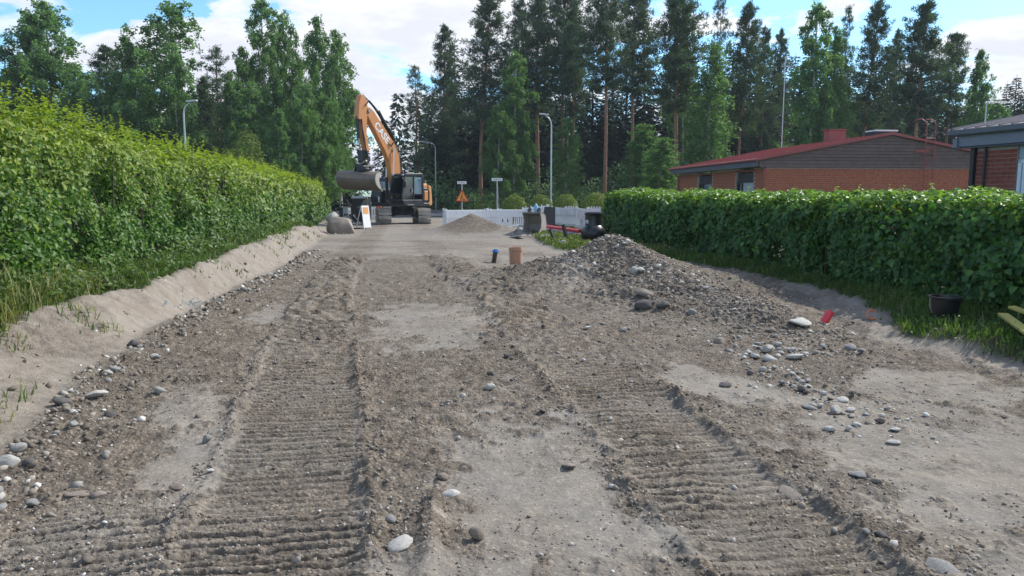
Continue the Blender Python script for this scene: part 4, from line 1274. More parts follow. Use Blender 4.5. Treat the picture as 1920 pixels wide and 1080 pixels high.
TREES = [
 ("birch", 0, 88, -2, 62, 1.0, "tall birch with twin tops, leftmost full tree behind the hedge", GL),
 ("birch", 3, 56, 18, 60, .8, "slighter birch top just left of the twin topped birch", GL),
 ("birch", 1, 4, 80, 60, .9, "birch cut by the left edge of the photo behind the hedge", GL),
 ("birch", 2, 140, 150, 58, .8, "low birch between the leftmost birch and the dark pine", GL),
 ("lowpine", 0, 188, 92, 66, .85, "dark pointed pine between the two big left birches", GL),
 ("birch", 2, 283, -4, 62, .95, "big birch left of the street lamp that rises over the hedge", GL),
 ("birch", 3, 232, 62, 60, .75, "narrow birch shoulder just left of the big birch by the lamp", GL),
 ("birch", 1, 325, 95, 58, .7, "rounded birch behind the street lamp over the hedge", GL),
 ("birch", 0, 250, 130, 57, .8, "low broad birch left of the street lamp over the hedge", GL),
 ("openpine", 0, 403, 93, 70, .75, "thin open pine standing against the white cloud", GL),
 ("birch", 3, 452, 82, 62, .65, "birch with a rounded top left of the tallest slim birch", GL),
 ("birch", 1, 487, -12, 64, .58, "tallest slim birch, its top cut by the photo edge, left of centre", GL),
 ("birch", 0, 470, 150, 58, .65, "low leafy birch under the tallest slim birch", GL),
 ("birch", 2, 548, 20, 66, .50, "birch with feathery pointed top, left of two like it", GL),
 ("birch", 3, 590, 24, 64, .55, "birch with feathery pointed top, right of its like", GL),
 ("birch", 0, 632, 52, 62, .62, "broad birch at the right end of the left group beside the excavator arm", GL),
 ("birch", 2, 560, 150, 56, .55, "low birch at the right end of the tall hedge", GL),
 ("birch", 1, 606, 175, 58, .6, "low birch just left of the excavator bucket", GL),
 ("birch", 3, 520, 200, 54, .5, "bright low birch behind the far half of the tall hedge", GL),
 ("lowpine", 1, 372, 150, 68, .7, "low dark pine left of the thin open pine", GL),
 ("birch", 1, 520, 70, 68, .45, "narrow birch filling the gap right of the tallest slim birch", GL),
 ("birch", 2, 610, 95, 60, .5, "birch filling the gap left of the broad one by the excavator arm", GL),
 ("birch", 3, 430, 130, 60, .55, "birch just right of the thin open pine", GL),
 ("spruce", 1, 733, 222, 118, .9, "pointed spruce seen between excavator boom and open sky", GR_),
 ("openpine", 0, 778, 128, 88, .9, "sparse airy pine against the sky right of the excavator", GR_),
 ("lowpine", 0, 828, 55, 84, .8, "dark pine with pointed top left of the tall trunked pines", GR_),
 ("spruce", 0, 852, 75, 92, .9, "dark spruce behind the lamp right of the excavator", GR_),
 ("pine", 2, 900, -2, 78, .95, "tall pine whose bare trunk stands left of the big front birch", GR_),
 ("birch", 1, 965, 92, 70, .85, "big light green birch in front of the pines at the centre", GR_),
 ("birch", 0, 935, 195, 68, .7, "low left part of the front birches at the centre", GR_),
 ("pine", 0, 1008, -10, 80, .95, "tall pine just right of the front birch top", GR_),
 ("lowpine", 1, 968, 5, 86, .7, "dark pine rising behind the front birch", GR_),
 ("pine", 1, 1058, -28, 78, .9, "tall pine above the central street lamp", GR_),
 ("pine", 3, 1077, 50, 74, .8, "shorter orange trunked pine right of the central street lamp", GR_),
 ("slim", 0, 1062, 218, 62, 1.0, "small weeping birch right of the central street lamp", GR_),
 ("pine", 1, 1140, -40, 66, .8, "pine with the longest bare orange trunk, right of centre", GR_),
 ("pine", 1, 1192, -25, 72, .75, "bare trunked pine next to the one with the longest trunk", GR_),
 ("pine", 0, 1275, -25, 66, 1.0, "bushy topped pine with thick trunk left of the leaning birch", GR_),
 ("birch", 2, 1288, -8, 80, .55, "birch top mingled with the bushy topped pine", GR_),
 ("slim", 0, 1330, 80, 62, 1.35, "slim birch with white leaning trunk above the red roof's left end", GR_),
 ("birch", 3, 1350, 130, 66, .55, "leafy young birch right of the leaning white trunk", GR_),
 ("openpine", 0, 1352, -10, 84, .5, "thin pine top right of the leaning birch", GR_),
 ("pine", 2, 1395, 18, 68, .75, "dark crowned pine with orange trunk above the red roof", GR_),
 ("lowpine", 1, 1437, 60, 82, .6, "pine top left of the television aerial mast", GR_),
 ("lowpine", 0, 1468, 62, 86, .6, "pine top directly behind the television aerial", GR_),
 ("birch", 1, 1532, -2, 62, .72, "tallest birch on the right, behind the red chimney", GR_),
 ("birch", 0, 1572, 45, 64, .55, "second stem of the tall birch behind the red chimney", GR_),
 ("openpine", 0, 1590, 18, 80, .5, "spindly pine top right of the tall birch", GR_),
 ("pine", 2, 1632, 12, 66, .72, "dense dark pine above the roof vent", GR_),
 ("lowpine", 1, 1690, 62, 78, .55, "small pine between the two big pines on the right", GR_),
 ("pine", 0, 1732, 12, 64, .95, "big pine behind the red roof ladder", GR_),
 ("pine", 3, 1788, 68, 66, .85, "round crowned pine right of the big one by the ladder", GR_),
 ("birch", 3, 1842, 88, 64, .62, "thin birch between round pine and the right edge", GR_),
 ("spruce", 2, 1890, 150, 70, .9, "small pointed spruce near the right edge", GR_),
 ("spruce", 1, 1922, 165, 66, 1.1, "dark spruce cut by the right edge of the photo", GR_),
 ("birch", 0, 1870, 185, 60, .6, "yellow green birch behind the grey house roof", GR_),
 ("slim", 0, 1212, 232, 56, 1.2, "small young birch left of the red roofed house", GR_),
 ("slim", 0, 1240, 258, 52, 1.1, "leafy sapling at the left corner of the red roofed house", GR_),
]
for k, (kd, vr, u, vt, Y, wd, lab, grp) in enumerate(TREES):
    tree(kd, vr, u, vt, Y, wd, lab, grp)
rr = random.Random(5)
spare = [t for t in TREES if len(t[6].split()) <= 12]
def behind(u):
    c = min(spare, key=lambda t: abs(t[2] - u)); spare.remove(c)
    return "dark spruce behind the " + c[6]
k = 0
for u in list(range(800, 1930, 38)):
    Y = rr.uniform(90, 104)
    tree("spruce", k, u + rr.uniform(-9, 9), rr.uniform(70, 150) + (60 if u < 840 else 0) + (60 if u > 1780 else 0), Y, rr.uniform(1.1, 1.4), behind(u), GB); k += 1
for n_, u in enumerate(range(835, 1790, 62)):
    tree("spruce", k, u + rr.uniform(-9, 9), rr.uniform(150, 215), rr.uniform(82, 88), rr.uniform(1.1, 1.4), "dark lower spruce filling the shade between the bare pine trunks", GB); k += 1
for u in list(range(-10, 660, 50)):
    Y = rr.uniform(74, 84)
    tree("spruce", k, u + rr.uniform(-9, 9), rr.uniform(150, 220), Y, rr.uniform(1.1, 1.4), behind(u), "dark spruces behind the left birches"); k += 1
# far wood: too far to tell one tree from the next
def mass(name, rows, seed, mat, big=1.0):
    r = np.random.default_rng(seed)
    Lv = Leaves()
    for (x0, x1, Y, h0, h1, stp) in rows:
        x = x0
        while x < x1:
            H = r.uniform(h0, h1); yy = Y + r.uniform(-6, 6)
            m = int(H * 34 * big)
            t = r.random(m) ** .8
            rad = stp * .75 * (1 - t) ** .8 * np.sqrt(r.random(m)) + .1
            an = r.uniform(0, 6.3, m)
            C = np.stack([x + rad * np.cos(an), yy + rad * np.sin(an), H * t], 1)
            A = unit(np.stack([np.cos(an), np.sin(an), np.full(m, -.3)], 1) + .4 * rdir(r, m))
            s = r.uniform(.6, 1.3, m)
            Lv.add(C, A, unit(np.array([0, 0, 1.]) + .6 * rdir(r, m)), s, s * .5, np.clip(r.normal(.4, .25, m), 0, 1), 0 * s, -.2)
            x += stp * r.uniform(.6, 1.1)
    return tag(link(name, Lv.mesh(name, mat)), kind="stuff")
mass("far_wood", [(-75, 150, 118, 13, 18, 3.4), (-90, -30, 104, 9, 14, 3.2), (-60, -8, 215, 12, 18, 3.6), (20, 150, 128, 14, 19, 3.6)], 9, m_spruce, .8)
# undergrowth at the wood's edge
Lv = Leaves(); n = 26000
rr2 = np.random.default_rng(14)
x = rr2.uniform(-10, 62, n); y = 74 + 0.10 * x + rr2.exponential(3.2, n)
hgt = 5.5 * vnoise(x * .35, y * .3, 15) ** 1.3 + .7
C = np.stack([x, y, hgt * rr2.random(n) ** .8], 1)
Nn = unit(np.array([0, -.5, 1.]) + .8 * rdir(rr2, n)); s = rr2.uniform(.14, .30, n)
Lv.add(C, unit(np.cross(Nn, rdir(rr2, n))), Nn, s, s * .65, np.clip(rr2.normal(.4, .25, n), 0, 1), np.clip(rr2.normal(.02, .1, n), 0, 1), .15)
n = 12000
x = rr2.uniform(-46, -15, n); y = 57 + rr2.exponential(2.5, n)
hgt = 4.5 * vnoise(x * .35, y * .3, 16) ** 1.2 + .7
C = np.stack([x, y, hgt * rr2.random(n) ** .8], 1)
Nn = unit(np.array([0, -.5, 1.]) + .8 * rdir(rr2, n)); s = rr2.uniform(.14, .30, n)
Lv.add(C, unit(np.cross(Nn, rdir(rr2, n))), Nn, s, s * .65, np.clip(rr2.normal(.4, .25, n), 0, 1), np.clip(rr2.normal(.02, .1, n), 0, 1), .15)
tag(link("undergrowth", Lv.mesh("undergrowth", m_birch)), kind="stuff")
# round shrubs behind the barriers and by the hedge
def shrub(x, y, H, Rr, label, seed, young=.5, n=3400):
    r = np.random.default_rng(seed)
    o = empty("round_shrub", (x, y, 0), 0, label, "shrub", "round shrubs behind the white barriers")
    Lv = Leaves()
    d = rdir(r, n); d[:, 2] = np.abs(d[:, 2]) * 1.0
    rad = (1 - r.exponential(.10, n)).clip(.3, 1.1) * (1 + .13 * fbm(d[:, 0] * 3 + seed, d[:, 1] * 3 + d[:, 2], seed, 3))
    C = d * rad[:, None] * np.array([Rr, Rr, H - .25]) + np.array([0, 0, .2])
    Nn = unit(d + .7 * rdir(r, n)); s = r.uniform(.07, .13, n)
    Lv.add(C, unit(np.cross(Nn, rdir(r, n)) + np.array([0, 0, .4])), Nn, s, s * .5, np.clip(r.normal(.55, .25, n), 0, 1), np.clip(young * (d[:, 2] > .35) + r.normal(0, .2, n), 0, 1), .2)
    mb = MB()
    for k in range(7):
        a = r.uniform(0, 6.3)
        mb.tube([(0, 0, -.05), (math.cos(a) * Rr * .3, math.sin(a) * Rr * .3, H * .4), (math.cos(a) * Rr * .6, math.sin(a) * Rr * .6, H * .75)], [.02, .014, .006], 5, False)
    mb.build("stems", m_twig, o)
    link("foliage", Lv.mesh("foliage", m_bush), o)
for (u, vt, Y, wpx, lab) in [(965, 364, 46, 50, "round yellow green shrub behind the barriers, leftmost"), (1014, 364, 46, 50, "round shrub behind the barriers just left of the lamp post"),
                             (1062, 363, 45, 50, "round shrub just right of the central lamp post"), (1117, 358, 43, 62, "largest round shrub behind the barriers, nearest the clipped hedge")]:
    p = at(u, vt, Y)
    shrub(p.x, Y, p.z, wpx / 2 / FPX * Y * 1.08, lab, u)
p = at(1172, 352, 33); shrub(p.x, 33, p.z, 1.1, "bright bushy shrub at the far end of the clipped hedge", 99, .35, 4200)
p = at(462, 240, 44); shrub(p.x, 44, p.z, 1.3, "reddish green shrub peeping over the tall hedge", 98, .4, 4200)

# ------------------------------------------------------------------ streets beyond the works
def sheet(name, poly, z, mat, th=None, kind="structure"):
    mb = MB()
    mb.add([(x, y, z) for x, y in poly] + [(x, y, z - (th or .15)) for x, y in poly],
           [tuple(range(len(poly)))] + [(i, len(poly) + i, len(poly) + (i + 1) % len(poly), (i + 1) % len(poly)) for i in range(len(poly))])
    return tag(mb.build(name, mat), kind=kind)
sheet("cross_road", [(-60, 60), (45, 52), (45, 59), (4, 63), (-5.5, 66), (-9, 76), (-18, 120), (-34, 190), (-42, 190), (-26, 120), (-17, 78), (-22, 69), (-60, 68)], .075, m_asph)
m_kerb = pmat("kerb stone", (0.38, 0.37, 0.35), 0.85, var=.15)
mb = MB()
kp = [(45, 59.1), (4, 63.1), (-5.4, 66.1), (-8.9, 76), (-17.8, 120)]
for a, b in zip(kp[:-1], kp[1:]):
    mb.bar((a[0], a[1], .13), (b[0], b[1], .13), .14, .22)
tag(mb.build("kerb", m_kerb, bevel=.02), kind="structure")
mb = MB()
mb.bar((-1, 56.9, .09), (-16, 58.4, .09), .25, .012)
tag(mb.build("pale_kerb_line", m_conc), kind="structure")

# ------------------------------------------------------------------ excavator
EX = empty("excavator", (-6.35, 43.0, 0), 0, "orange and charcoal tracked excavator with raised boom and wide grading bucket", "excavator")
ez = 0.03
U = Matrix.Translation((0, 0, ez)) @ Matrix.Rotation(math.atan2(-.848, -.53), 4, 'Z')      # x forward, y to the operator's left
UC = Matrix.Translation((0, 0, ez)) @ Matrix.Rotation(math.atan2(-.972, .235), 4, 'Z')
# tracks
def loop_pt(s, Lh=1.32, r=.40):
    """oval path in x,z: returns point, tangent angle; s in metres"""
    per = 4 * Lh + 2 * math.pi * r
    s %= per
    if s < 2 * Lh: return (-Lh + s, 2 * r, 0.0)
    s -= 2 * Lh
    if s < math.pi * r: return (Lh + r * math.sin(s / r), r + r * math.cos(s / r), -s / r)
    s -= math.pi * r
    if s < 2 * Lh: return (Lh - s, 0.0, -math.pi)
    s -= 2 * Lh
    return (-Lh - r * math.sin(s / r), r - r * math.cos(s / r), -math.pi - s / r)
per = 4 * 1.32 + 2 * math.pi * .40
nsh = 43
mb = MB()
mb.box((0, 0, 0), (.155, .70, .022))
for q in (-.06, 0, .06): mb.box((q, 0, .022), (.016, .70, .03))
shoe0 = None
for sy in (1.10, -1.10):
    mt = MB()
    mt.prism([(-1.25, .12), (1.25, .12), (1.34, .30), (1.1, .62), (-1.1, .62), (-1.34, .30)], (0, sy, 0), (1, 0, 0), (0, 0, 1), (0, 1, 0), -.16, .16)
    tr = mt.build("track", m_dpaint, EX, UC, bevel=.02)
    wh = MB()
    for xx in (-1.32, 1.32):
        wh.lathe([(.10, -.19), (.33, -.19), (.37, -.15), (.37, .15), (.33, .19), (.10, .19)], (xx, sy, .40), 20, Matrix.Rotation(R(90), 3, 'X'))
    wh.build("track_wheel", m_steel, tr, UC, smooth=True)
    rl = MB()
    for q in range(6):
        rl.lathe([(.02, -.17), (.10, -.17), (.10, .17), (.02, .17)], (-.95 + q * .38, sy, .13), 12, Matrix.Rotation(R(90), 3, 'X'))
    rl.build("track_roller", m_steel, tr, UC, smooth=True)
    for k in range(nsh):
        x, z, a = loop_pt(k * per / nsh + .02)
        if shoe0 is None:
            shoe0 = mb.build("track_shoe", m_track, tr); o = shoe0
        else:
            o = link("track_shoe", shoe0.data, tr)
        o.matrix_local = UC @ Matrix.Translation((x, sy, z + .02 * (1 if z > .4 else -0))) @ Matrix.Rotation(-a, 4, 'Y')
mb = MB()
mb.prism([(-.8, .45), (.8, .45), (.6, .85), (-.6, .85)], (0, 0, 0), (1, 0, 0), (0, 0, 1), (0, 1, 0), -.62, .62)
for sx in (-1, 1):
    for sy in (-1, 1): mb.bar((sx * .35, sy * .3, .60), (sx * .85, sy * 1.0, .42), .30, .22)
mb.lathe([(.62, .80), (.62, 1.0)], (0, 0, 0), 24)
mb.build("undercarriage_frame", m_dpaint, EX, UC, bevel=.02)
# upper structure
mb = MB()
mb.bb(-1.05, 1.30, -1.22, 1.22, .98, 1.16)
mb.build("deck", m_dpaint, EX, U, bevel=.03)
mb = MB()      # right hand side body (tank, tool box), front sloping
mb.prism([(1.30, 1.16), (1.34, 1.50), (1.20, 1.90), (.45, 1.98), (-.3, 2.0), (-.3, 1.16)], (0, 0, 0), (1, 0, 0), (0, 0, 1), (0, 1, 0), -1.22, -.42)
mb.build("side_box", m_dpaint, EX, U, bevel=.05, seg=2)
mb = MB(); mb.bb(1.335, 1.350, -.62, -.50, 1.30, 1.52); mb.bb(1.335, 1.35, -.62, -.50, 1.22, 1.27)
mb.build("sticker", m_signw, EX, U)
mb = MB(); mb.bar((1.28, -1.12, 1.2), (1.22, -1.12, 2.25), .03, .03); mb.bar((1.22, -1.12, 2.25), (.4, -1.12, 2.3), .03, .03); mb.bar((.4, -1.12, 2.3), (.4, -1.12, 1.98), .03, .03)
mb.build("handrail", m_black, EX, U)
# engine hood and counterweight
mb = MB()
mb.prism([(-.50, 1.16), (-.50, 2.02), (-.85, 2.02), (-1.02, 1.9), (-1.02, 1.16)], (0, 0, 0), (1, 0, 0), (0, 0, 1), (0, 1, 0), -1.22, 1.20)
mb.build("engine_hood", m_dpaint, EX, U, bevel=.04)
mb = MB(); mb.prism([(-1.00, .98), (-1.00, 2.22), (-1.28, 2.1), (-1.36, 1.15), (-1.28, .98)], (0, 0, 0), (1, 0, 0), (0, 0, 1), (0, 1, 0), -1.2, 1.16)
mb.build("counterweight", m_orange2, EX, U, bevel=.06, seg=2)
mb = MB(); mb.bb(-.86, -.52, 1.20, 1.245, 1.30, 1.85)
mb.build("engine_door", m_orange, EX, U, bevel=.03)
mb = MB(); mb.bb(-.99, -.88, 1.20, 1.24, 1.25, 1.85)
for q in range(6): mb.bb(-.98, -.89, 1.24, 1.252, 1.30 + q * .09, 1.345 + q * .09)
mb.build("engine_grille", m_black, EX, U)
mb = MB(); mb.tube([(-.95, .95, 2.0), (-.95, .95, 2.40)], .055, 10); mb.lathe([(.075, 0), (.075, .07)], (-.95, .95, 2.38), 10)
mb.build("exhaust_pipe", m_steel, EX, U, smooth=True)
mb = MB(); mb.bb(-.95, -.52, .65, 1.12, 2.02, 2.26)
mb.build("filter_box", m_orange2, EX, U, bevel=.04)
# cab on the operator's left
CABY0, CABY1 = .28, 1.24
prof = [(-.45, 1.0), (1.20, 1.0), (1.42, 1.35), (1.42, 1.62), (1.18, 2.62), (1.05, 2.74), (-.35, 2.78), (-.45, 2.70)]
mb = MB()
def cabbar(a, b, y, w=.08): mb.bar((a[0], y, a[1]), (b[0], y, b[1]), w, w, up=(0, 1, 0))
for y in (CABY0 + .04, CABY1 - .04):
    cabbar((1.40, 1.35), (1.40, 1.65), y); cabbar((1.40, 1.60), (1.15, 2.66), y); cabbar((1.15, 2.66), (-.40, 2.70), y)
    cabbar((-.40, 2.70), (-.40, 1.1), y, .11); cabbar((.42, 1.1), (.38, 2.68), y)
for (x, z) in ((1.40, 1.62), (1.15, 2.66), (-.40, 2.66), (1.40, 1.34)): mb.bar((x, CABY0, z), (x, CABY1, z), .08, .08)
mb.prism([(-.45, 1.0), (1.18, 1.0), (1.42, 1.34), (-.45, 1.34)], (0, 0, 0), (1, 0, 0), (0, 0, 1), (0, 1, 0), CABY0, CABY1)
cab = mb.build("cab", m_dpaint, EX, U, bevel=.015)
mb = MB(); mb.prism([(1.22, 2.68), (1.12, 2.80), (-.38, 2.84), (-.48, 2.72)], (0, 0, 0), (1, 0, 0), (0, 0, 1), (0, 1, 0), CABY0 - .02, CABY1 + .02)
mb.bb(.1, .75, .5, 1.05, 2.80, 2.88)
mb.build("roof", m_dpaint, cab, U, bevel=.03)
mb = MB(); mb.bar((1.415, .76, 1.64), (1.165, .76, 2.62), .84, .012, up=(0, 1, 0))
mb.build("windscreen", m_glassd, cab, U)
mb = MB(); mb.bb(-.36, .36, CABY1 - .05, CABY1 - .038, 1.66, 2.62)
mb.build("rear_side_window", m_glass, cab, U)
mb = MB(); mb.bb(-.43, -.418, CABY0 + .1, CABY1 - .1, 1.75, 2.6)
mb.build("rear_window", m_glassd, cab, U)
mb = MB(); mb.bb(.45, 1.36, CABY1 - .05, CABY1 - .038, 1.36, 1.70); mb.prism([(.46, 1.70), (1.38, 1.70), (1.17, 2.60), (.44, 2.62)], (0, 0, 0), (1, 0, 0), (0, 0, 1), (0, 1, 0), CABY1 - .055, CABY1 - .045)
mb.build("door", m_glassd, cab, U)
mb = MB(); mb.bb(.55, .62, CABY1 - .02, CABY1 + .02, 1.75, 1.95)
mb.build("door_handle", m_steel, cab, U)
mb = MB(); mb.bb(-.1, .4, .5, 1.0, 1.5, 1.62); mb.bb(-.18, -.05, .52, .98, 1.6, 2.25); mb.bb(-.16, -.07, .62, .88, 2.28, 2.45)
mb.build("seat", m_black, cab, U, bevel=.04)
mb = MB(); mb.bb(1.40, 1.425, .33, 1.19, 1.0, 1.02); mb.bb(.55, 1.1, 1.24, 1.36, 1.05, 1.09)
mb.build("step", m_steel, EX, U)
mb = MB()
mb.tube([(1.2, 1.2, 1.9), (1.45, 1.42, 2.05)], .012, 5); mb.box((1.47, 1.45, 2.18), (.05, .18, .32))
mb.tube([(1.2, -.95, 1.95), (1.35, -1.2, 2.3)], .012, 5); mb.box((1.38, -1.22, 2.42), (.05, .2, .34))
mb.build("mirror", m_black, EX, U)
for q in (.40, 1.12):
    mb = MB(); mb.box((1.22, q, 2.72), (.07, .12, .09)); mb.build("work_light", m_galv, cab, U, bevel=.01)
mb = MB(); mb.lathe([(.05, 0), (.055, .06), (.03, .1)], (-.25, 1.1, 2.80), 10); mb.build("beacon", m_orange2, cab, U, smooth=True)
mb = MB(); mb.tube([(-.6, 1.05, 2.0), (-.6, 1.05, 2.85)], .012, 5); mb.build("aerial", m_black, EX, U)
# boom: side profile in x (forward), z (up)
BY0, BY1 = -.08, .24
foot, bend, tip = (.42, 1.62), (.80, 4.12), (2.93, 6.12)
bo = [(.10, 1.50), (.72, 1.42), (1.12, 2.6), (1.30, 3.45), (1.62, 4.02), (3.06, 5.95), (3.02, 6.22), (2.80, 6.30), (2.45, 6.10), (1.10, 4.75), (.62, 4.28), (.40, 3.75), (.18, 2.5)]
mb = MB(); mb.prism(bo, (0, 0, 0), (1, 0, 0), (0, 0, 1), (0, 1, 0), BY0, BY1)
boom = mb.build("boom", m_orange, EX, U, bevel=.025, seg=2)
mb = MB()
for (a, b) in ((.30, 1.6), (.98, 4.15), (2.85, 6.08)):
    mb = MB(); mb.lathe([(.10, BY0 - .05), (.10, BY1 + .05)], (a, 0, b), 14, Matrix.Rotation(R(90), 3, 'X') @ Matrix.Scale(-1, 3, (0, 0, 1)))
    mb.build("pivot_pin", m_steel, boom, U)
mb = MB()
for y in (-.18, .34):
    mb.tube([(1.05, y, 1.35), (1.10, y, 2.6)], .085, 12)
mb.build("lift_cylinder", m_dpaint, boom, U, smooth=True)
mb = MB()
for y in (-.18, .34):
    mb.tube([(1.10, y, 2.6), (1.02, y, 4.1)], .045, 10)
mb.build("lift_rod", m_chrome, boom, U, smooth=True)
mb = MB(); mb.tube([(.75, .08, 4.68), (1.95, .08, 6.15)], .10, 12); mb.build("stick_cylinder", m_dpaint, boom, U, smooth=True)
mb = MB(); mb.tube([(1.95, .08, 6.15), (3.15, .08, 6.92)], .05, 10); mb.build("stick_rod", m_chrome, boom, U, smooth=True)
mb = MB()
for k, q in enumerate((.27, .31, .35)):
    mb.tube([(.32 - .03 * k, q - .08, 2.6), (.45 - .05 * k, q - .08, 3.9), (.95 - .04 * k, q - .08, 4.82), (2.35, q - .08, 6.22 + .03 * k), (2.85, q - .06, 6.62), (3.2, q - .04, 6.3)], .022, 6)
mb.tube([(1.35, .26, 4.45), (1.15, .30, 4.3), (.95, .28, 4.55)], .03, 6)
mb.build("hydraulic_hose", m_rubber, boom, U, smooth=True)
# lettering on the boom
cu = bpy.data.curves.new("CASE", 'FONT')
cu.body = "CASE"; cu.size = .56; cu.extrude = .004; cu.align_x = 'CENTER'; cu.align_y = 'CENTER'; cu.space_character = 1.08; cu.offset = .012
tmp = bpy.data.objects.new("tmp_text", cu); COL.objects.link(tmp)
dg = bpy.context.evaluated_depsgraph_get()
tme = bpy.data.meshes.new_from_object(tmp.evaluated_get(dg)); tme.name = "lettering"
bpy.data.objects.remove(tmp); bpy.data.curves.remove(cu)
tme.materials.clear(); tme.materials.append(m_signw)
X = Vector((-.735, 0, -.678)).normalized(); Nn_ = Vector((0, 1, 0)); Yv = Nn_.cross(X)
o = link("lettering", tme, boom)
o.matrix_local = U @ Matrix.Translation((1.86, BY1 + .006, 4.98)) @ Matrix((X, Yv, Nn_)).transposed().to_4x4()
US = U @ Matrix.Translation((0, .12, 0))
# stick
st = [(3.42, 6.86), (3.20, 6.92), (2.98, 6.55), (2.88, 6.02), (2.98, 5.75), (3.06, 4.9), (2.86, 3.92), (3.04, 3.80), (3.30, 4.6), (3.42, 5.50), (3.66, 5.62), (3.60, 6.3)]
mb = MB(); mb.prism(st, (0, 0, 0), (1, 0, 0), (0, 0, 1), (0, 1, 0), -.20, .12)
stick = mb.build("stick", m_orange, EX, US, bevel=.02, seg=2)
mb = MB(); mb.tube([(3.60, -.04, 5.75), (3.52, -.04, 4.6)], .085, 12); mb.build("bucket_cylinder", m_dpaint, stick, US, smooth=True)
mb = MB(); mb.tube([(3.52, -.04, 4.7), (3.42, -.04, 3.95)], .045, 10); mb.build("bucket_rod", m_chrome, stick, US, smooth=True)
mb = MB()
for y in (-.24, .16):
    mb.bar((3.42, y, 4.0), (3.02, y, 3.92), .04, .10, up=(0, 1, 0)); mb.bar((3.42, y, 4.0), (3.32, y, 3.45), .04, .10, up=(0, 1, 0))
mb.build("linkage", m_black, stick, US, bevel=.01)
mb = MB()
for q in range(3): mb.tube([(3.5, .14 + q * .03, 5.6), (3.30 + .05 * q, .18, 4.6), (3.15, .20 + .03 * q, 3.7), (3.3, .22, 3.3)], .02, 6)
mb.build("hydraulic_hose", m_rubber, stick, US, smooth=True)
# tilting rotator
mb = MB()
mb.prism([(2.85, 3.85), (3.40, 3.95), (3.45, 3.40), (3.1, 3.15), (2.85, 3.45)], (0, 0, 0), (1, 0, 0), (0, 0, 1), (0, 1, 0), -.22, .16)
mb.box((3.2, -.02, 3.12), (.75, .62, .22), Matrix.Rotation(R(-14), 3, 'X'))
mb.lathe([(.36, 2.86), (.40, 2.92), (.40, 3.02), (.30, 3.08)], (3.22, -.02, 0), 20)
rot = mb.build("tilt_rotator", m_black, EX, US, bevel=.02)
mb = MB(); mb.tube([(3.45, -.42, 3.1), (3.45, .42, 3.42)], .05, 8); mb.tube([(3.0, -.42, 3.3), (3.05, .42, 3.1)], .05, 8); mb.build("tilt_cylinder", m_steel, rot, US, smooth=True)
mb = MB(); mb.lathe([(.07, -.26), (.07, .22)], (3.05, 0, 3.72), 12, Matrix.Rotation(R(90), 3, 'X')); mb.build("pin", m_galv, rot, US)
# wide bucket: axis nearly across the view
bx = Matrix.Translation((-1.90, -2.95, 2.42 + ez)) @ Matrix.Rotation(R(-15), 4, 'Z') @ Matrix.Rotation(R(2.5), 4, 'Y') @ Matrix.Diagonal((1, 1.05, .86, 1))    # x along width, y away from the road
cur = [(.50, .50), (.20, .56), (-.08, .50), (-.27, .32), (-.33, .08), (-.27, -.14), (-.12, -.33), (.15, -.50), (.62, -.66)]
inn = [(p + .03 * (1 if i < 7 else 0.2), z + (-.03 if i < 3 else .01 * i)) for i, (p, z) in enumerate(cur)]
mb = MB()
Wb = 1.15
for (a, b, c, d) in zip(cur[:-1], cur[1:], inn[1:], inn[:-1]):
    mb.prism([a, b, c, d], (0, 0, 0), (0, 1, 0), (0, 0, 1), (1, 0, 0), -Wb, Wb)
bucket = mb.build("bucket", m_bucket, EX, bx, smooth=True)
mb = MB()
sp_ = [(.50, .50), (.20, .56), (-.08, .50), (-.27, .32), (-.33, .08), (-.27, -.14), (-.12, -.33), (.15, -.50), (.62, -.66), (.30, -.32), (.16, -.05), (.20, .22)]
for sx in (-Wb, Wb - .025):
    mb = MB(); mb.prism(sp_, (0, 0, 0), (0, 1, 0), (0, 0, 1), (1, 0, 0), sx, sx + .025); mb.build("side_plate", m_track, bucket, bx)
mb = MB(); mb.bar((-Wb, .56, -.645), (Wb, .56, -.645), .22, .03); mb.build("cutting_edge", m_track, bucket, bx, bevel=.005)
mb = MB()
for sx in (-.22, .18): mb.prism([(-.12, .45), (.30, .55), (.25, .78), (.05, .80)], (0, 0, 0), (0, 1, 0), (0, 0, 1), (1, 0, 0), sx, sx + .04)
mb.build("bucket_ear", m_black, bucket, bx)

# ------------------------------------------------------------------ attachments and signs left of the excavator
def place(u, v, z=None):
    p = snap(u, v); return p
def inv_parent(o, root):
    o.matrix_parent_inverse = root.matrix_world.inverted(); return o
p = place(672, 418)
o = empty("excavator_bucket", (p.x, p.y + .5, tz(p.x, p.y)), R(-8), "tall black digging bucket stood on end left of the excavator", "bucket")
mb = MB(); mb.prism([(-.05, 0), (.55, .1), (.62, .6), (.45, 1.45), (.40, 1.5), (.55, .6), (.48, .16), (-.05, .05)], (0, 0, 0), (0, 1, 0), (0, 0, 1), (1, 0, 0), -.52, .52)
mb.bb(-.52, .52, 0, .04, .02, 1.42)
mb.build("shell", m_black, o, bevel=.02)
for sx in (-.52, .49):
    mb = MB(); mb.prism([(0, .03), (.5, .15), (.58, .6), (.42, 1.45), (0, 1.42)], (0, 0, 0), (0, 1, 0), (0, 0, 1), (1, 0, 0), sx, sx + .03); mb.build("side_plate", m_black, o)
mb = MB(); mb.bb(-.50, .50, -.03, .06, 1.42, 1.55); mb.build("cutting_edge", m_galv, o, bevel=.015)
mb = MB(); mb.prism([(-.1, .86), (.3, .92), (.42, 1.3), (.3, 1.35), (.12, 1.0), (-.1, .94)], (0, -.06, 0), (1, 0, 0), (0, 0, 1), (0, -1, 0), 0, .06)
mb.prism([(.36, .8), (.5, .8), (.5, 1.52), (.42, 1.52)], (0, -.05, 0), (1, 0, 0), (0, 0, 1), (0, -1, 0), 0, .05)
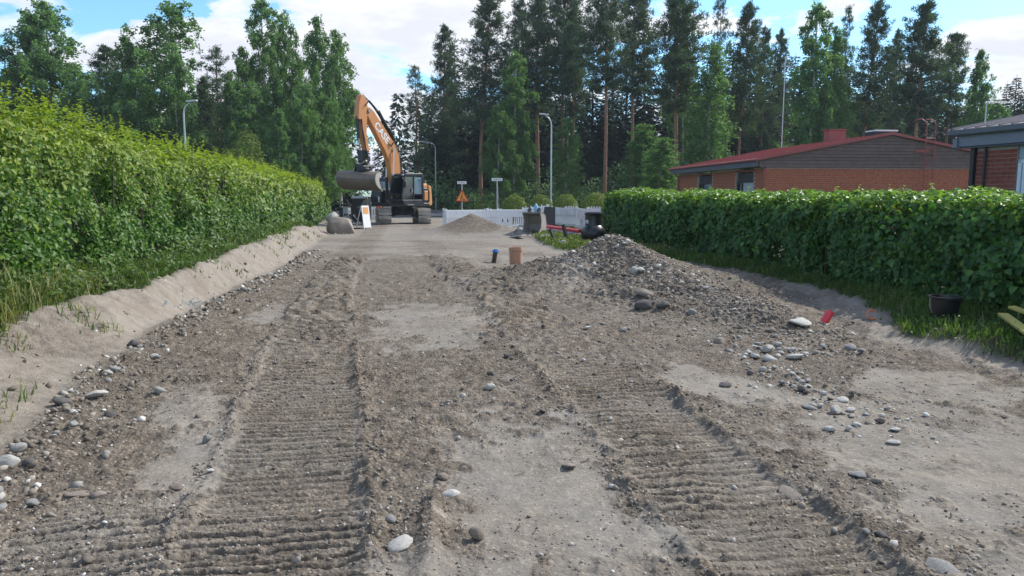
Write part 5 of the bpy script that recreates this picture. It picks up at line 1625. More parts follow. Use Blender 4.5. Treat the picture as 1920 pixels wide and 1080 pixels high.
mb.build("lug", m_steel, o)
mb = MB(); mb.bb(-.0, .16, -.012, 0, .66, .82); mb.build("sticker", m_signw, o)
mb = MB(); mb.lathe([(.10, -.01), (.10, .01)], (.34, -.02, .58), 14, Matrix.Rotation(R(90), 3, 'X')); mb.build("round_sticker", m_redp, o)
p = place(651, 420)
o = empty("hydraulic_breaker", (p.x + .02, p.y - .1, tz(p.x, p.y)), R(-20), "light grey upright attachment block standing between boulder and black bucket", "attachment")
mb = MB(); mb.prism([(-.20, .22), (.20, .30), (.17, 1.0), (-.17, 1.0)], (0, 0, 0), (1, 0, 0), (0, 0, 1), (0, 1, 0), -.15, .15)
mb.build("housing", m_galv, o, bevel=.03)
mb = MB(); mb.bb(-.26, .22, -.18, .18, 1.0, 1.12); mb.tube([(-.2, 0, 1.1), (-.28, 0, 1.3), (-.38, 0, 1.0), (-.35, 0, .6)], .03, 6); mb.tube([(0, 0, 1.1), (.05, -.05, 1.35), (.15, 0, 1.1)], .03, 6)
mb.build("head_bracket", m_black, o)
mb = MB(); mb.lathe([(.055, -.16), (.055, -.152)], (-.03, 0, .55), 12, Matrix.Rotation(R(90), 3, 'X') @ Matrix.Scale(-1, 3, (0, 0, 1)))
mb.build("bolt", m_black, o)
mb = MB(); mb.bb(-.45, -.24, -.1, .2, 0, .95); mb.build("side_arm", m_dpaint, o, bevel=.03)
for k, (dx, lb) in enumerate(((0, "black curved ripper tooth lying before the grey attachment block"), (.30, "curved ripper tooth with polished edge, nearer the black bucket"))):
    o = empty("ripper_tooth", (p.x + .28 + dx, p.y - .55, tz(p.x, p.y - .5)), R(12), lb, "ripper tooth", "ripper teeth by the boulder")
    prf = [(-.35, .55), (-.12, .60), (.02, .38), (.20, .16), (.48, .02), (.50, .09), (.25, .28), (.08, .52), (.0, .66), (-.3, .70)]
    mb = MB(); mb.prism([(a * .9, b * .85) for a, b in prf], (0, 0, 0), (1, 0, 0), (0, 0, 1), (0, 1, 0), -.09, .09); mb.build("shank", m_black, o, bevel=.01)
    mb = MB(); mb.tube([(-.1, -.10, .52), (.05, -.10, .33), (.2, -.10, .13), (.43, -.10, .02)], .022, 6); mb.build("wear_edge", m_galv, o)
# a-frame road sign
p = place(686, 429)
o = empty("folding_road_sign", (p.x, p.y, tz(p.x, p.y)), R(66), "narrow white folding road sign with an orange square, left of the excavator tracks", "road sign")
mb = MB(); mb.prism([(-.30, .06), (.30, .06), (.30, 1.12), (-.30, 1.12)], (0, -.10, 0), (1, 0, 0), (0, .12, 1), (0, 1, 0), -.015, .015); mb.build("panel", m_white, o, bevel=.004)
mb = MB(); mb.prism([(-.22, .72), (.22, .72), (.22, 1.04), (-.22, 1.04)], (0, -.118, 0), (1, 0, 0), (0, .12, 1), (0, 1, 0), -.004, .0); mb.build("orange_panel", m_orange2, o)
mb = MB()
for sx in (-.28, .28): mb.bar((sx, -.10, 0), (sx, .03, 1.12), .035, .02); mb.bar((sx, .38, 0), (sx, .05, 1.10), .035, .02)
mb.build("frame", m_signw, o)
mb = MB(); mb.bb(-.4, .4, .25, .5, 0, .05); mb.build("foot", m_rubber, o, bevel=.01)
p = place(695, 412)
o = empty("board_barrier", (p.x, p.y + .4, tz(p.x, p.y)), R(10), "small white and green portable board behind the folding sign", "barrier board")
mb = MB(); mb.bb(-.24, .24, -.03, .03, .10, .85); mb.bb(-.28, -.20, -.04, .04, 0, .9); mb.bb(.20, .28, -.04, .04, 0, .9); mb.build("panel", m_white, o, bevel=.01)
mb = MB(); mb.bb(-.19, -.13, -.036, -.03, .3, .68); mb.bb(.10, .15, -.036, -.03, .3, .68); mb.build("green_stripe", m_signg, o)
mb = MB(); mb.bb(-.28, .28, -.04, .04, .86, .94); mb.build("top_rail", m_signg, o)
o = empty("red_tank", (p.x + .05, p.y + 2.0, .06), R(5), "rust red container with white label behind the portable board", "container")
mb = MB(); mb.prism([(-.32, 0), (.32, 0), (.34, 1.35), (.2, 1.48), (-.2, 1.48), (-.34, 1.35)], (0, 0, 0), (1, 0, 0), (0, 0, 1), (0, 1, 0), -.3, .3); mb.build("body", pmat("rust red paint", (.42, .11, .05), .5), o, bevel=.03)
mb = MB(); mb.bb(.12, .26, -.31, -.30, 1.05, 1.35); mb.build("label_plate", m_signw, o)
mb = MB(); mb.lathe([(.07, 1.48), (.07, 1.58)], (.19, 0, 0), 10); mb.build("cap", m_galv, o)
# parked truck behind the boom foot
o = empty("parked_truck", (at(722, 350, 66).x, 66, .08), R(4), "dark blue and grey truck parked far behind the excavator's boom", "truck")
mb = MB(); mb.prism([(-1.1, .55), (1.1, .55), (1.15, 1.7), (1.05, 3.1), (-1.05, 3.1), (-1.15, 1.7)], (0, 0, 0), (1, 0, 0), (0, 0, 1), (0, 1, 0), 0, 1.9)
mb.build("cab", pmat("dark blue truck paint", (.02, .035, .07), .35), o, bevel=.08, seg=2)
mb = MB(); mb.bb(-.95, .95, -.02, 0, 1.85, 2.75); mb.build("windscreen", glassmat("truck glass", (.22, .30, .36), .1), o)
mb = MB(); mb.bb(-.9, .9, -.03, 0, .9, 1.35); mb.build("grille", m_black, o)
mb = MB(); mb.bb(-1.2, 1.2, 2.0, 6.5, 1.1, 3.0); mb.build("body", m_dpaint, o)
for sx in (-.85, .85):
    mb = MB(); mb.bb(sx - .15, sx + .15, -.05, 0, .6, .82); mb.build("headlight", m_galv, o)
    for yy in (.8, 5.2):
        mb = MB(); mb.lathe([(.2, -.14), (.48, -.14), (.50, 0), (.48, .14), (.2, .14)], (sx * 1.1, yy, .48), 18, Matrix.Rotation(R(90), 3, 'Y')); mb.build("wheel", m_rubber, o, smooth=True)
mb = MB()
for sx in (-1.3, 1.3): mb.box((sx, -.1, 2.3), (.12, .1, .6))
mb.build("mirror", m_black, o)

# boulder at the left end of the bank
for (u, v, w_, h_, c, lab, sd, dy) in [(640, 438, 46, 1.0, 2, "large brown grey boulder at the end of the sandy bank", 3, 0), (617, 418, 20, 1.2, 0, "pale boulder leaning on the larger one at the hedge's end", 5, .3)]:
    p = snap(u, v)
    vv = I3[0].copy(); ff = I3[1]; r9 = np.random.default_rng(900 + sd)
    for _ in range(22):
        n9 = unit(r9.normal(size=(1, 3)))[0]; d9 = vv @ n9
        vv = vv - np.outer(np.clip(d9 - r9.uniform(.5, .82), 0, None), n9)
    vv = vv * (1 + .07 * fbm(vv[:, 0] * 4, vv[:, 1] * 4 + vv[:, 2] * 3, 9, 4))[:, None]
    me = npmesh("boulder", vv * np.array([.64, .55, .52 * h_]), ff, [pmat("boulder brown", (.30, .25, .21), .9, var=.3, scale=3, bump=.6, bscale=20), pmat("boulder pale", (.46, .45, .42), .9, var=.2, scale=3, bump=.6, bscale=20)][0 if c == 2 else 1], True)
    o = link("boulder", me); s = w_ / FPX * p.y * 1.15; o.scale = (s, s, s); o.location = (p.x, p.y + .25 + dy, tz(p.x, p.y) + s * .26 * h_)
    tag(o, lab, "boulder")
p = snap(640, 438)
for k in range(9):
    stone((p.x + random.uniform(-.7, .8), p.y - random.uniform(.2, .8)), random.uniform(.07, .16), random.choice((1, 2)), "loose stone at the foot of the large boulder", "stones at the foot of the boulder")

# ------------------------------------------------------------------ barriers
def barrier(a, b, H, style, label, mat, tilt=0.0):
    a, b = Vector((*a, 0)), Vector((*b, 0))
    Ln = (b - a).length
    an = math.atan2(b.y - a.y, b.x - a.x)
    o = empty("site_barrier", (a.x, a.y, 0), an, label, "barrier", "white plastic barriers round the dug up corner")
    z0, z1 = tz(a.x, a.y), tz(b.x, b.y)
    o.location.z = (z0 + z1) / 2
    o.rotation_euler.y = -math.atan2(z1 - z0, Ln)
    mb = MB()                                        # upper board with a row of round studs
    mb.bb(.04, Ln - .04, -.022, .022, H * .66, H * .96)
    mb.build("upper_board", mat, o, bevel=.008)
    mb = MB()
    for k in range(6):
        mb.lathe([(.022, 0), (.022, .01)], (Ln * (k + .5) / 6, -.022, H * .84), 8, Matrix.Rotation(R(90), 3, 'X'))
    tag(mb.build("stud", m_galv, o), kind="stuff")
    mb = MB(); mb.bb(.04, Ln - .04, -.022, .022, .10, H * .24); mb.build("lower_board", mat, o, bevel=.008)
    for x in (0.02, Ln - .02):
        mb = MB(); mb.bb(x - .028, x + .028, -.03, .03, .04, H + .01); mb.build("end_post", mat, o, bevel=.008)
    mb = MB(); mb.bb(.04, Ln - .04, -.03, .03, H * .60, H * .66); mb.build("middle_rail", mat, o)
    for x in (.25, Ln - .25):
        mb = MB(); mb.bb(x - .06, x + .06, -.34, .34, 0, .06); mb.build("foot", m_rubber if style == 0 else mat, o, bevel=.01)
    n = int(Ln / .115)
    slat = None
    for k in range(n):
        x = .07 + (Ln - .14) * (k + .5) / n
        if style == 1 and .30 < x / Ln < .72:
            continue
        if slat is None:
            mb = MB(); mb.bb(-.028, .028, -.014, .014, H * .24, H * .60); slat = mb.build("slat", mat, o); s = slat
        else: s = link("slat", slat.data, o)
        s.location = (x, 0, 0)
    if style == 1:
        mb = MB(); mb.bb(Ln * .31, Ln * .71, -.016, .016, H * .24, H * .60); mb.build("centre_panel", mat, o)
        for k in range(2):
            mb = MB(); mb.bb(Ln * (.42 + k * .14), Ln * (.45 + k * .14), -.019, .019, H * .36, H * .5); mb.build("slot", m_darkp, o)
    if style == 2:                                   # castellated upper edge
        for k in range(5):
            x = Ln * (k + .6) / 5
            mb = MB(); mb.bb(x - .025, x + .025, -.02, .02, H * .96, H * 1.04); mb.build("lug", mat, o)
    return o
barrier((-3.35, 36.2), (-3.05, 34.0), .98, 0, "short end barrier turned away at the left of the white row", m_white)
barrier((-3.0, 33.9), (-1.28, 35.2), .97, 0, "white barrier behind the grey grit pile, left half of the front row", m_white)
barrier((-1.22, 35.25), (.52, 36.3), .99, 1, "white barrier with open slats behind the right flank of the grit pile", m_white)
barrier((.60, 36.4), (1.92, 37.0), .98, 2, "white barrier behind the grey bucket and blue sack", m_white)
barrier((1.98, 37.0), (2.45, 34.4), .98, 0, "white barrier turning the corner behind the black sheet", m_whiteb)
barrier((2.47, 34.3), (2.80, 32.2), .98, 2, "dusty white barrier, second before the black tank", m_whiteb)
barrier((2.82, 32.1), (3.05, 30.2), .98, 1, "dusty white barrier standing behind the red pipes' right end", m_whiteb)
barrier((3.07, 30.1), (3.35, 28.1), .98, 2, "white barrier behind the black tank next to the hedge end", m_white)
# white panel scraps behind the row at the first joint
mb = MB()
for k in range(7): mb.bb(-1.4 + k * .13, -1.31 + k * .13, 38.0, 38.1, 0, .86 + .04 * ((k * 3) % 4))
tag(mb.build("stacked_barrier_ends", m_white), "row of upright white barrier ends showing above the first white barrier", "barrier")

# ------------------------------------------------------------------ things round the trench
p = snap(1000, 440)
o = empty("digging_bucket", (p.x, p.y + .3, tz(p.x, p.y)), R(-28), "open grey steel digging bucket standing in front of the white barriers", "bucket")
o.scale = (.78, .85, .86)
pr = [(-.45, .0), (-.5, .45), (-.38, .85), (-.1, 1.0), (.2, 1.0), (.2, .94), (-.1, .93), (-.32, .8), (-.43, .45), (-.38, .03), (.45, .02), (.45, 0)]
mb = MB(); mb.prism(pr, (0, 0, 0), (0, -1, 0), (0, 0, 1), (1, 0, 0), -.5, .5); mb.build("shell", m_steel, o)
for sx in (-.5, .47):
    mb = MB(); mb.prism([(-.45, 0), (-.5, .45), (-.38, .85), (-.1, 1.0), (.2, 1.0), (.05, .6), (.1, .3), (.45, 0)], (0, 0, 0), (0, -1, 0), (0, 0, 1), (1, 0, 0), sx, sx + .03); mb.build("side_plate", m_track, o)
mb = MB(); mb.bb(-.5, .5, -.62, -.42, 0, .03); mb.build("cutting_edge", m_galv, o)
mb = MB()
for sx in (-.3, .22): mb.prism([(.0, .96), (-.2, .95), (-.3, 1.12), (-.12, 1.2), (.05, 1.1)], (0, 0, 0), (0, -1, 0), (0, 0, 1), (1, 0, 0), sx, sx + .06)
mb.build("bucket_ear", m_black, o)
mb = MB(); mb.bb(-.52, .52, -.2, -.14, .96, 1.0); mb.build("lip", m_galv, o)
p2 = at(1005, 400, p.y + .6)
vv, ff = rock(I2, 811, .8)
me = npmesh("plastic_sack", vv * np.array([.085, .08, .20]), ff, m_lblue, True)
o = link("plastic_sack", me); o.location = (p2.x, p.y + .55, tz(p.x, p.y) + .98); tag(o, "pale blue plastic sack hanging over the back of the grey bucket", "sack")
p = snap(1030, 432)
o = empty("black_board", (p.x, p.y + .6, tz(p.x, p.y)), R(-22), "black plastic sheet leaning upright right of the grey bucket", "board")
mb = MB(); mb.prism([(-.30, 0), (.30, 0), (.24, .98), (-.26, 1.0)], (0, 0, 0), (1, 0, 0), (0, .18, 1), (0, 1, 0), -.02, .02); mb.build("sheet", m_bplast, o)
mb = MB()
for k in range(4): mb.prism([(-.28, .22 + k * .2), (.27, .22 + k * .2), (.27, .25 + k * .2), (-.28, .25 + k * .2)], (0, -.02, 0), (1, 0, 0), (0, .18, 1), (0, 1, 0), -.02, 0)
mb.build("rib", m_bplast, o)
# pipes on the grass
pa = snap(1018, 434); pb = snap(1094, 446)
k = 0
for (dy, dz, mat, nm, lab, r_p, ext) in [(0, .10, m_blueg, "plastic_pipe", "blue grey pipe, front one of the bundle on the grass", .05, -.05), (.16, .12, m_redp, "red_pipe", "red pipe, foremost of the red ones in the bundle", .06, .0), (.30, .12, m_redp, "red_pipe", "red pipe, second of the bundle on the grass", .06, .1),
                                    (.44, .12, m_redp, "red_pipe", "red pipe, third of the bundle on the grass", .06, .2), (.37, .23, m_redp, "red_pipe", "red pipe lying on top of the bundle", .06, -.1), (.66, .12, m_bplast, "black_pipe", "black pipe behind the red bundle", .07, .3)]:
    a = Vector((pa.x - .05, pa.y + dy, tz(pa.x, pa.y) + dz)); b = Vector((pb.x + ext, pb.y + dy, tz(pb.x, pb.y) + dz))
    d = (b - a).normalized()
    o = empty(nm, a, 0, lab, "pipe", "pipes lying on the grass")
    q = d.to_track_quat('Z', 'Y').to_matrix(); Lq = (b - a).length
    mb = MB(); mb.lathe([(r_p, 0), (r_p, Lq), (r_p * .86, Lq), (r_p * .86, 0.0)], (0, 0, 0), 14, q, cap=False); mb.build("tube", mat, o, smooth=True)
    mb = MB(); mb.lathe([(r_p * 1.02, .0), (r_p * 1.22, .02), (r_p * 1.22, .16), (r_p * 1.02, .18)], (0, 0, 0), 14, q, cap=False); mb.build("socket", mat, o, smooth=True)
for (u, v, ut, vt, lab) in [(1041, 449, 1032, 430, "short black post leaning over the red pipes, left one"), (1066, 453, 1056, 422, "longer black post leaning over the red pipes, right one")]:
    p = snap(u, v); t = at(ut, vt, p.y + .15)
    o = empty("black_post", p, 0, lab, "post", "black posts by the red pipes")
    mb = MB(); mb.bar((0, 0, -.1), t - p, .11, .09); mb.build("post", m_bplast, o, bevel=.01)
    mb = MB(); mb.bar((t - p) * .98, (t - p) * 1.02, .13, .11); mb.build("end_cap", m_rubber, o, bevel=.01)
for (u, v, sx, sy, lab) in [(1023, 445, .34, .24, "small grey concrete block on the grass, left one"), (1052, 451, .36, .26, "grey concrete block with a hole before the right black post"), (1056, 457, .2, .16, "small broken grey concrete piece on the grass")]:
    p = snap(u, v); o = empty("concrete_block", (p.x, p.y, tz(p.x, p.y) - .01), R(random.uniform(10, 40)), lab, "concrete block", "concrete blocks on the grass")
    mb = MB(); mb.bb(-sx / 2, sx / 2, -sy / 2, sy / 2, 0, .07); mb.lathe([(.05, .07), (.07, .075), (.075, .11), (.05, .11)], (0, 0, 0), 12); mb.build("slab", m_conc, o, bevel=.01)
# black bulbous inspection tank
p = snap(1112, 452)
o = empty("inspection_tank", (p.x, p.y, tz(p.x, p.y) - .06), 0, "black bulbous plastic inspection tank standing before the hedge end", "tank")
mb = MB(); mb.lathe([(.20, 0), (.33, .05), (.40, .18), (.415, .32), (.38, .46), (.30, .56), (.26, .60)], (0, 0, 0), 32); mb.build("body", m_bplast, o, smooth=True)
mb = MB(); mb.lathe([(.285, .56), (.27, .62), (.272, .90), (.285, .91), (.292, .97), (.27, .98), (.23, .94)], (0, 0, 0), 28); mb.build("neck", m_bplast, o, smooth=True)
mb = MB(); mb.lathe([(.262, .97), (.262, 1.0), (.20, 1.01)], (0, 0, 0), 28, Matrix.Rotation(R(0), 3, 'X')); mb.build("lid", m_bplast, o, smooth=True)
mb = MB(); mb.box((-.22, -.20, .70), (.1, .08, .12)); mb.build("pale_fitting", m_galv, o, bevel=.02)
# a black hose and grey slabs before the bucket
hp = [snap(u, v) for u, v in ((960, 441), (975, 437), (990, 439), (1000, 446))]
mb = MB(); mb.tube([(q.x, q.y, tz(q.x, q.y) + .05 + .12 * (i in (1, 2))) for i, q in enumerate(hp)], .018, 8); tag(mb.build("hose", m_rubber, smooth=True), "black hose curving over the grass edge below the grey bucket", "hose")
for (u, v, a_, sx, lab) in [(958, 436, 30, .8, "long grey board lying on the slope below the barriers"), (968, 446, -35, .7, "wide pale grey slab lying in front of the grey bucket")]:
    p = snap(u, v); o = empty("grey_board", (p.x, p.y, tz(p.x, p.y) + .02), R(a_), lab, "board")
    mb = MB(); mb.box((0, 0, .03), (sx, .35 if a_ < 0 else .12, .04), Matrix.Rotation(R(-10), 3, 'Y')); mb.build("board", m_conc, o, bevel=.005)
# two standing pipes in the hollow
p = snap(925, 490)
o = empty("capped_pipe", (p.x, p.y, tz(p.x, p.y) - .1), 0, "dark brown pipe with blue cap standing in the road", "pipe")
q = Matrix.Rotation(R(9), 3, 'Y')
mb = MB(); mb.lathe([(.058, 0), (.058, .34)], (0, 0, 0), 18, q); mb.build("tube", m_dbrown, o, smooth=True)
mb = MB(); mb.lathe([(.085, .335), (.09, .345), (.09, .365), (.06, .375), (.055, .41), (.0, .415)], (0, 0, 0), 20, q, cap=False); mb.build("blue_cap", m_blue, o, smooth=True)
p = snap(967, 494)
o = empty("well_pipe", (p.x, p.y, tz(p.x, p.y) - .12), 0, "wide orange brown pipe end standing upright in the hollow by the pile", "pipe")
mb = MB(); mb.lathe([(.150, 0), (.157, .42), (.17, .43), (.17, .52), (.145, .52), (.138, .1)], (0, 0, 0), 28, cap=False); mb.build("tube", m_terra, o, smooth=True)
mb = MB(); mb.lathe([(.0, .42), (.14, .42)], (0, 0, 0), 20, cap=False); mb.build("soil_fill", m_conc, o)
# small red stub, orange ring, bucket, yellow boards on the right
p = snap(1543, 604)
o = empty("red_pipe_stub", (p.x, p.y, tz(p.x, p.y) - .03), 0, "short red pipe stub slanting out of the ground at the end of the gravel pile", "pipe")
q = Matrix.Rotation(R(28), 3, 'Y')
mb = MB(); mb.lathe([(.052, -.05), (.052, .19), (.046, .19), (.046, 0)], (0, 0, 0), 20, q, cap=False); mb.build("tube", m_redp, o, smooth=True)
mb = MB(); mb.lathe([(0, .175), (.047, .175)], (0, 0, 0), 16, q, cap=False); mb.build("plug", m_redm, o)
p = snap(1634, 598)
mb = MB(); mb.tube([(.06 * math.cos(a) * 1.0, .02 * math.sin(a), .055 + .055 * math.sin(a)) for a in np.linspace(.6, 5.6, 14)], .009, 6)
o = mb.build("plastic_ring", m_oring, smooth=True); o.location = (p.x, p.y, tz(p.x, p.y)); tag(o, "bright orange open ring on the sandy edge below the hedge", "ring")
p = snap(1770, 604)
o = empty("bucket_pail", (p.x, p.y, tz(p.x, p.y) + .0), R(20), "black round pail with wire handle in the shade under the hedge", "pail")
mb = MB(); mb.lathe([(.10, 0), (.125, .02), (.155, .26), (.178, .27), (.178, .285), (.15, .285), (.115, .03), (0, .028)], (0, 0, 0), 28); mb.build("body", m_bplast, o, smooth=True)
mb = MB(); mb.lathe([(.128, 0), (.135, .045), (.10, .05)], (0, 0, -.005), 20); mb.build("blue_base", pmat("dull blue plastic", (.10, .14, .25), .5), o, smooth=True)
mb = MB(); mb.tube([(.176 * math.cos(a), .03 * math.sin(a), .27 - .26 * math.sin(a)) for a in np.linspace(0, math.pi, 13)], .004, 6)
ob = mb.build("handle", m_galv, o, smooth=True); ob.rotation_euler = (0, 0, R(-20)); 
for i, (ua, va, ub, vb, zz_, lab) in enumerate([(1878, 604, 1965, 665, .17, "lower yellowish board sticking in from the right edge of the photo"), (1893, 601, 1975, 622, .22, "upper yellow board at the right edge of the photo")]):
    a = snap(ua, va + 14); b = snap(ub, vb + 14)
    a = Vector((a.x, a.y, tz(a.x, a.y) + zz_)); b = Vector((b.x, b.y, tz(b.x, b.y) + zz_ - .05))
    o = empty("yellow_board", a, 0, lab, "board", "yellow boards at the right edge")
    mb = MB(); mb.bar((0, 0, 0), b - a, .10, .03); mb.build("plank", m_yellow, o, bevel=.004)

# ------------------------------------------------------------------ street lamps and signs
def lamp(u, vtop, vbase, Y, side, label, reach=1.3):
    t = at(u, vtop, Y)
    o = empty("street_lamp", (t.x, Y, 0), 0, label, "street lamp", "grey steel street lamps")
    H = t.z
    mb = MB()
    r0 = .075
    pts = [(0, 0, -.1), (0, 0, 1.3), (0, 0, 1.32), (0, 0, H - .8)] + [(side * (.42 - .42 * math.cos(a)), 0, H - .8 + .62 * math.sin(a)) for a in np.linspace(.3, 1.45, 6)]
    mb.tube(pts, [.085, .085, .06, .048] + [.042] * 6, 10); mb.build("pole", m_galv, o, smooth=True)
    mb = MB(); mb.tube([(side * .40, 0, H - .17), (side * (reach - .45), 0, H - .06)], .034, 8); mb.build("arm", m_galv, o, smooth=True)
    mb = MB(); mb.box((side * (reach - .12), 0, H - .05), (.62, .22, .10), Matrix.Rotation(R(-6 * side), 3, 'Y')); mb.build("lamp_head", m_galv, o, bevel=.03, seg=2)
    return o
lamp(343, 188, 0, 43, 1, "street lamp whose top rises over the tall hedge, arm to the right", .62)
lamp(1034, 213, 0, 50, -1, "central street lamp standing behind the round shrubs", .62)
lamp(816, 265, 0, 75, -1, "street lamp just right of the excavator", 1.45)
lamp(781, 297, 0, 109, -1, "distant street lamp directly above the excavator's cab", 1.6)
def plate_sign(u, vtop, vbase, Y, wpx, label, tri=False):
    t = at(u, vtop, Y); H = t.z
    o = empty("street_sign", (t.x, Y, 0), R(4), label, "street sign")
    mb = MB(); mb.tube([(0, 0, -.1), (0, 0, H - .02)], .032, 10); mb.build("post", m_galv, o, smooth=True)
    wd = wpx / FPX * Y
    mb = MB(); mb.bb(-wd / 2, wd / 2, -.05, -.035, H - .17, H); mb.build("name_plate", m_signw, o, bevel=.004)
    mb = MB(); n = 10
    for k in range(n):
        hh = .045 if k in (0, 4) else .033
        mb.bb(-wd * .38 + wd * .76 * k / n, -wd * .38 + wd * .76 * (k + .66) / n, -.054, -.05, H - .11, H - .11 + hh)
    tag(mb.build("lettering", m_signk, o), kind="stuff")
    if tri:
        c = H - 1.02; s = .40
        def T(s_, y0, y1, m, nm, bev=0):
            mb = MB(); mb.prism([(-s_, c - s_ * .55), (s_, c - s_ * .55), (0, c + s_ * 1.18)], (0, 0, 0), (1, 0, 0), (0, 0, 1), (0, 1, 0), y0, y1); return mb.build(nm, m, o, bevel=bev)
        T(.42, -.075, -.055, m_signr, "warning_triangle", .01)
        T(.31, -.080, -.076, m_signo, "orange_field")
        f = -.084; mb = MB()
        def P2(a, b, w2): mb.bar((a[0], f, c + a[1]), (b[0], f, c + b[1]), w2, .004, up=(0, 1, 0)) if False else mb.prism([(a[0] - w2, a[1]), (a[0] + w2, a[1]), (b[0] + w2, b[1]), (b[0] - w2, b[1])], (0, f, c), (1, 0, 0), (0, 0, 1), (0, 1, 0), 0, .003)
        P2((-.10, -.15), (-.03, .06), .022); P2((.03, -.15), (-.02, .06), .020); P2((-.03, .05), (.01, .20), .030); P2((.0, .14), (.10, .0), .014)
        mb.lathe([(.030, 0), (.030, .003)], (.02, f + .003, c + .235), 10, Matrix.Rotation(R(90), 3, 'X'))
        mb.prism([(.06, -.15), (.20, -.15), (.13, -.05)], (0, f, c), (1, 0, 0), (0, 0, 1), (0, 1, 0), 0, .003)
        mb.build("digging_figure", m_signk, o)
    return o
plate_sign(866, 340, 0, 47, 17, "orange warning triangle on a post under a small white street name plate", True)
plate_sign(932, 334, 0, 44, 20, "white street name plate on a thin post behind the barriers")

# ------------------------------------------------------------------ red roofed brick house
TH = R(6)
Ha = Vector((math.cos(TH), math.sin(TH), 0))
H1 = empty("brick_house", (11.2, 33.0, 0), TH, "low red brick house with shallow red metal roof and brown plank gable", "house")
W1, D1 = 11.4, 11.7
def wall_bricks(name, parent, mat, o, X, Z0, x0, x1, z0, z1, nrm, holes=(), seed=0, single=False, L=.27, hgt=.075, j=.012, mats=None):
    """running bond courses on a mortar backing, along X from x0 to x1"""
    r = random.Random(seed)
    rows = int((z1 - z0) / (hgt + j))
    items = []
    for k in range(rows):
        z = z0 + k * (hgt + j)
        x = x0 - (L / 2 if k % 2 else 0)
        while x < x1:
            a, b = max(x, x0), min(x + L - j, x1)
            if b - a > .04 and not any(a < h[1] and b > h[0] and z < h[3] and z + hgt > h[2] for h in holes):
                items.append((a, b, z))
            x += L
    o = Vector(o); X = Vector(X); nrm = Vector(nrm)
    out = []
    if single:
        base = {}
        for a, b, z in items:
            ln = round(b - a, 3); pr = r.uniform(.008, .014)
            if ln not in base:
                mb = MB(); mb.bar((-ln / 2, 0, 0), (ln / 2, 0, 0), .03, hgt); base[ln] = mb.build("brick", mat, parent); ob = base[ln]
            else: ob = link("brick", base[ln].data, parent)
            ob.location = o + X * (a + b) / 2 + Vector((0, 0, z + hgt / 2)) + nrm * (pr - .015)
            ob.rotation_euler = (0, 0, math.atan2(X.y, X.x))
    else:
        mb = MB()
        for a, b, z in items:
            pr = r.uniform(.006, .013)
            c = o + X * (a + b) / 2 + Vector((0, 0, z + hgt / 2)) + nrm * (pr - .015)
            mb.bar(c - X * (b - a) / 2, c + X * (b - a) / 2, .03, hgt)
        ob = mb.build(name, mat, parent); tag(ob, kind="stuff")
# local x along the gable, y away from the road works
WIN = [(1.25, 3.20, 1.25, 2.66), (6.40, 8.40, 1.25, 2.66)]
mb = MB(); mb.bb(0.0, W1, 0.0, .2, 0, 2.86); wl = mb.build("gable_wall", m_mortar, H1)
wall_bricks("bricks", wl, m_brick, (0, 0, 0), (1, 0, 0), 0, -.012, W1, .1, 2.86, (0, -1, 0), seed=1)
mb = MB()
ysg = [0.2, 1.25, 3.20, 6.40, 8.40, D1]
mb.bb(0, .2, .2, 1.25, 0, 2.86); mb.bb(0, .2, 3.2, 6.4, 0, 2.86); mb.bb(0, .2, 8.4, D1, 0, 2.86); mb.bb(0, .2, 1.25, 3.2, 0, 1.25); mb.bb(0, .2, 6.4, 8.4, 0, 1.25)
wl = mb.build("street_wall", m_mortar, H1)
wall_bricks("bricks", wl, m_brick, (0, 0, 0), (0, 1, 0), 0, 0, D1, .1, 2.86, (-1, 0, 0), holes=WIN, seed=2)
mb = MB(); mb.bb(W1 - .2, W1, .2, D1, 0, 2.86); mb.bb(.2, W1 - .2, D1 - .2, D1, 0, 2.86); mb.build("back_wall", m_brick, H1)
for (y0, y1, z0, z1) in WIN:
    mb = MB(); mb.bb(.10, .16, y0, y1, 2.28, z1); wn = mb.build("window_panel", m_darkp, H1)
    mb = MB(); mb.bb(.05, .12, y0, y0 + .07, z0, 2.28); mb.bb(.05, .12, y1 - .07, y1, z0, 2.28); mb.bb(.05, .12, y0, y1, 2.21, 2.28); mb.bb(.05, .12, y0, y1, z0, z0 + .07); mb.bb(.05, .12, y1 - .6, y1 - .52, z0 + .07, 2.21)
    fr = mb.build("window", m_darkp, H1)
    mb = MB(); mb.bb(.10, .11, y0 + .07, y1 - .6, z0 + .07, 2.21); mb.build("pane", m_curt if y0 < 3 else m_glass, fr)
    mb = MB(); mb.bb(.10, .11, y1 - .52, y1 - .07, z0 + .07, 2.21); mb.build("pane", m_glassd, fr)
    mb = MB(); mb.bb(-.03, .1, y0, y1, z0 - .05, z0); mb.build("sill", m_redm, fr)
ridge = W1 / 2
slope = .187
def rz(x): return 3.23 + slope * (ridge - abs(x - ridge) + .45)
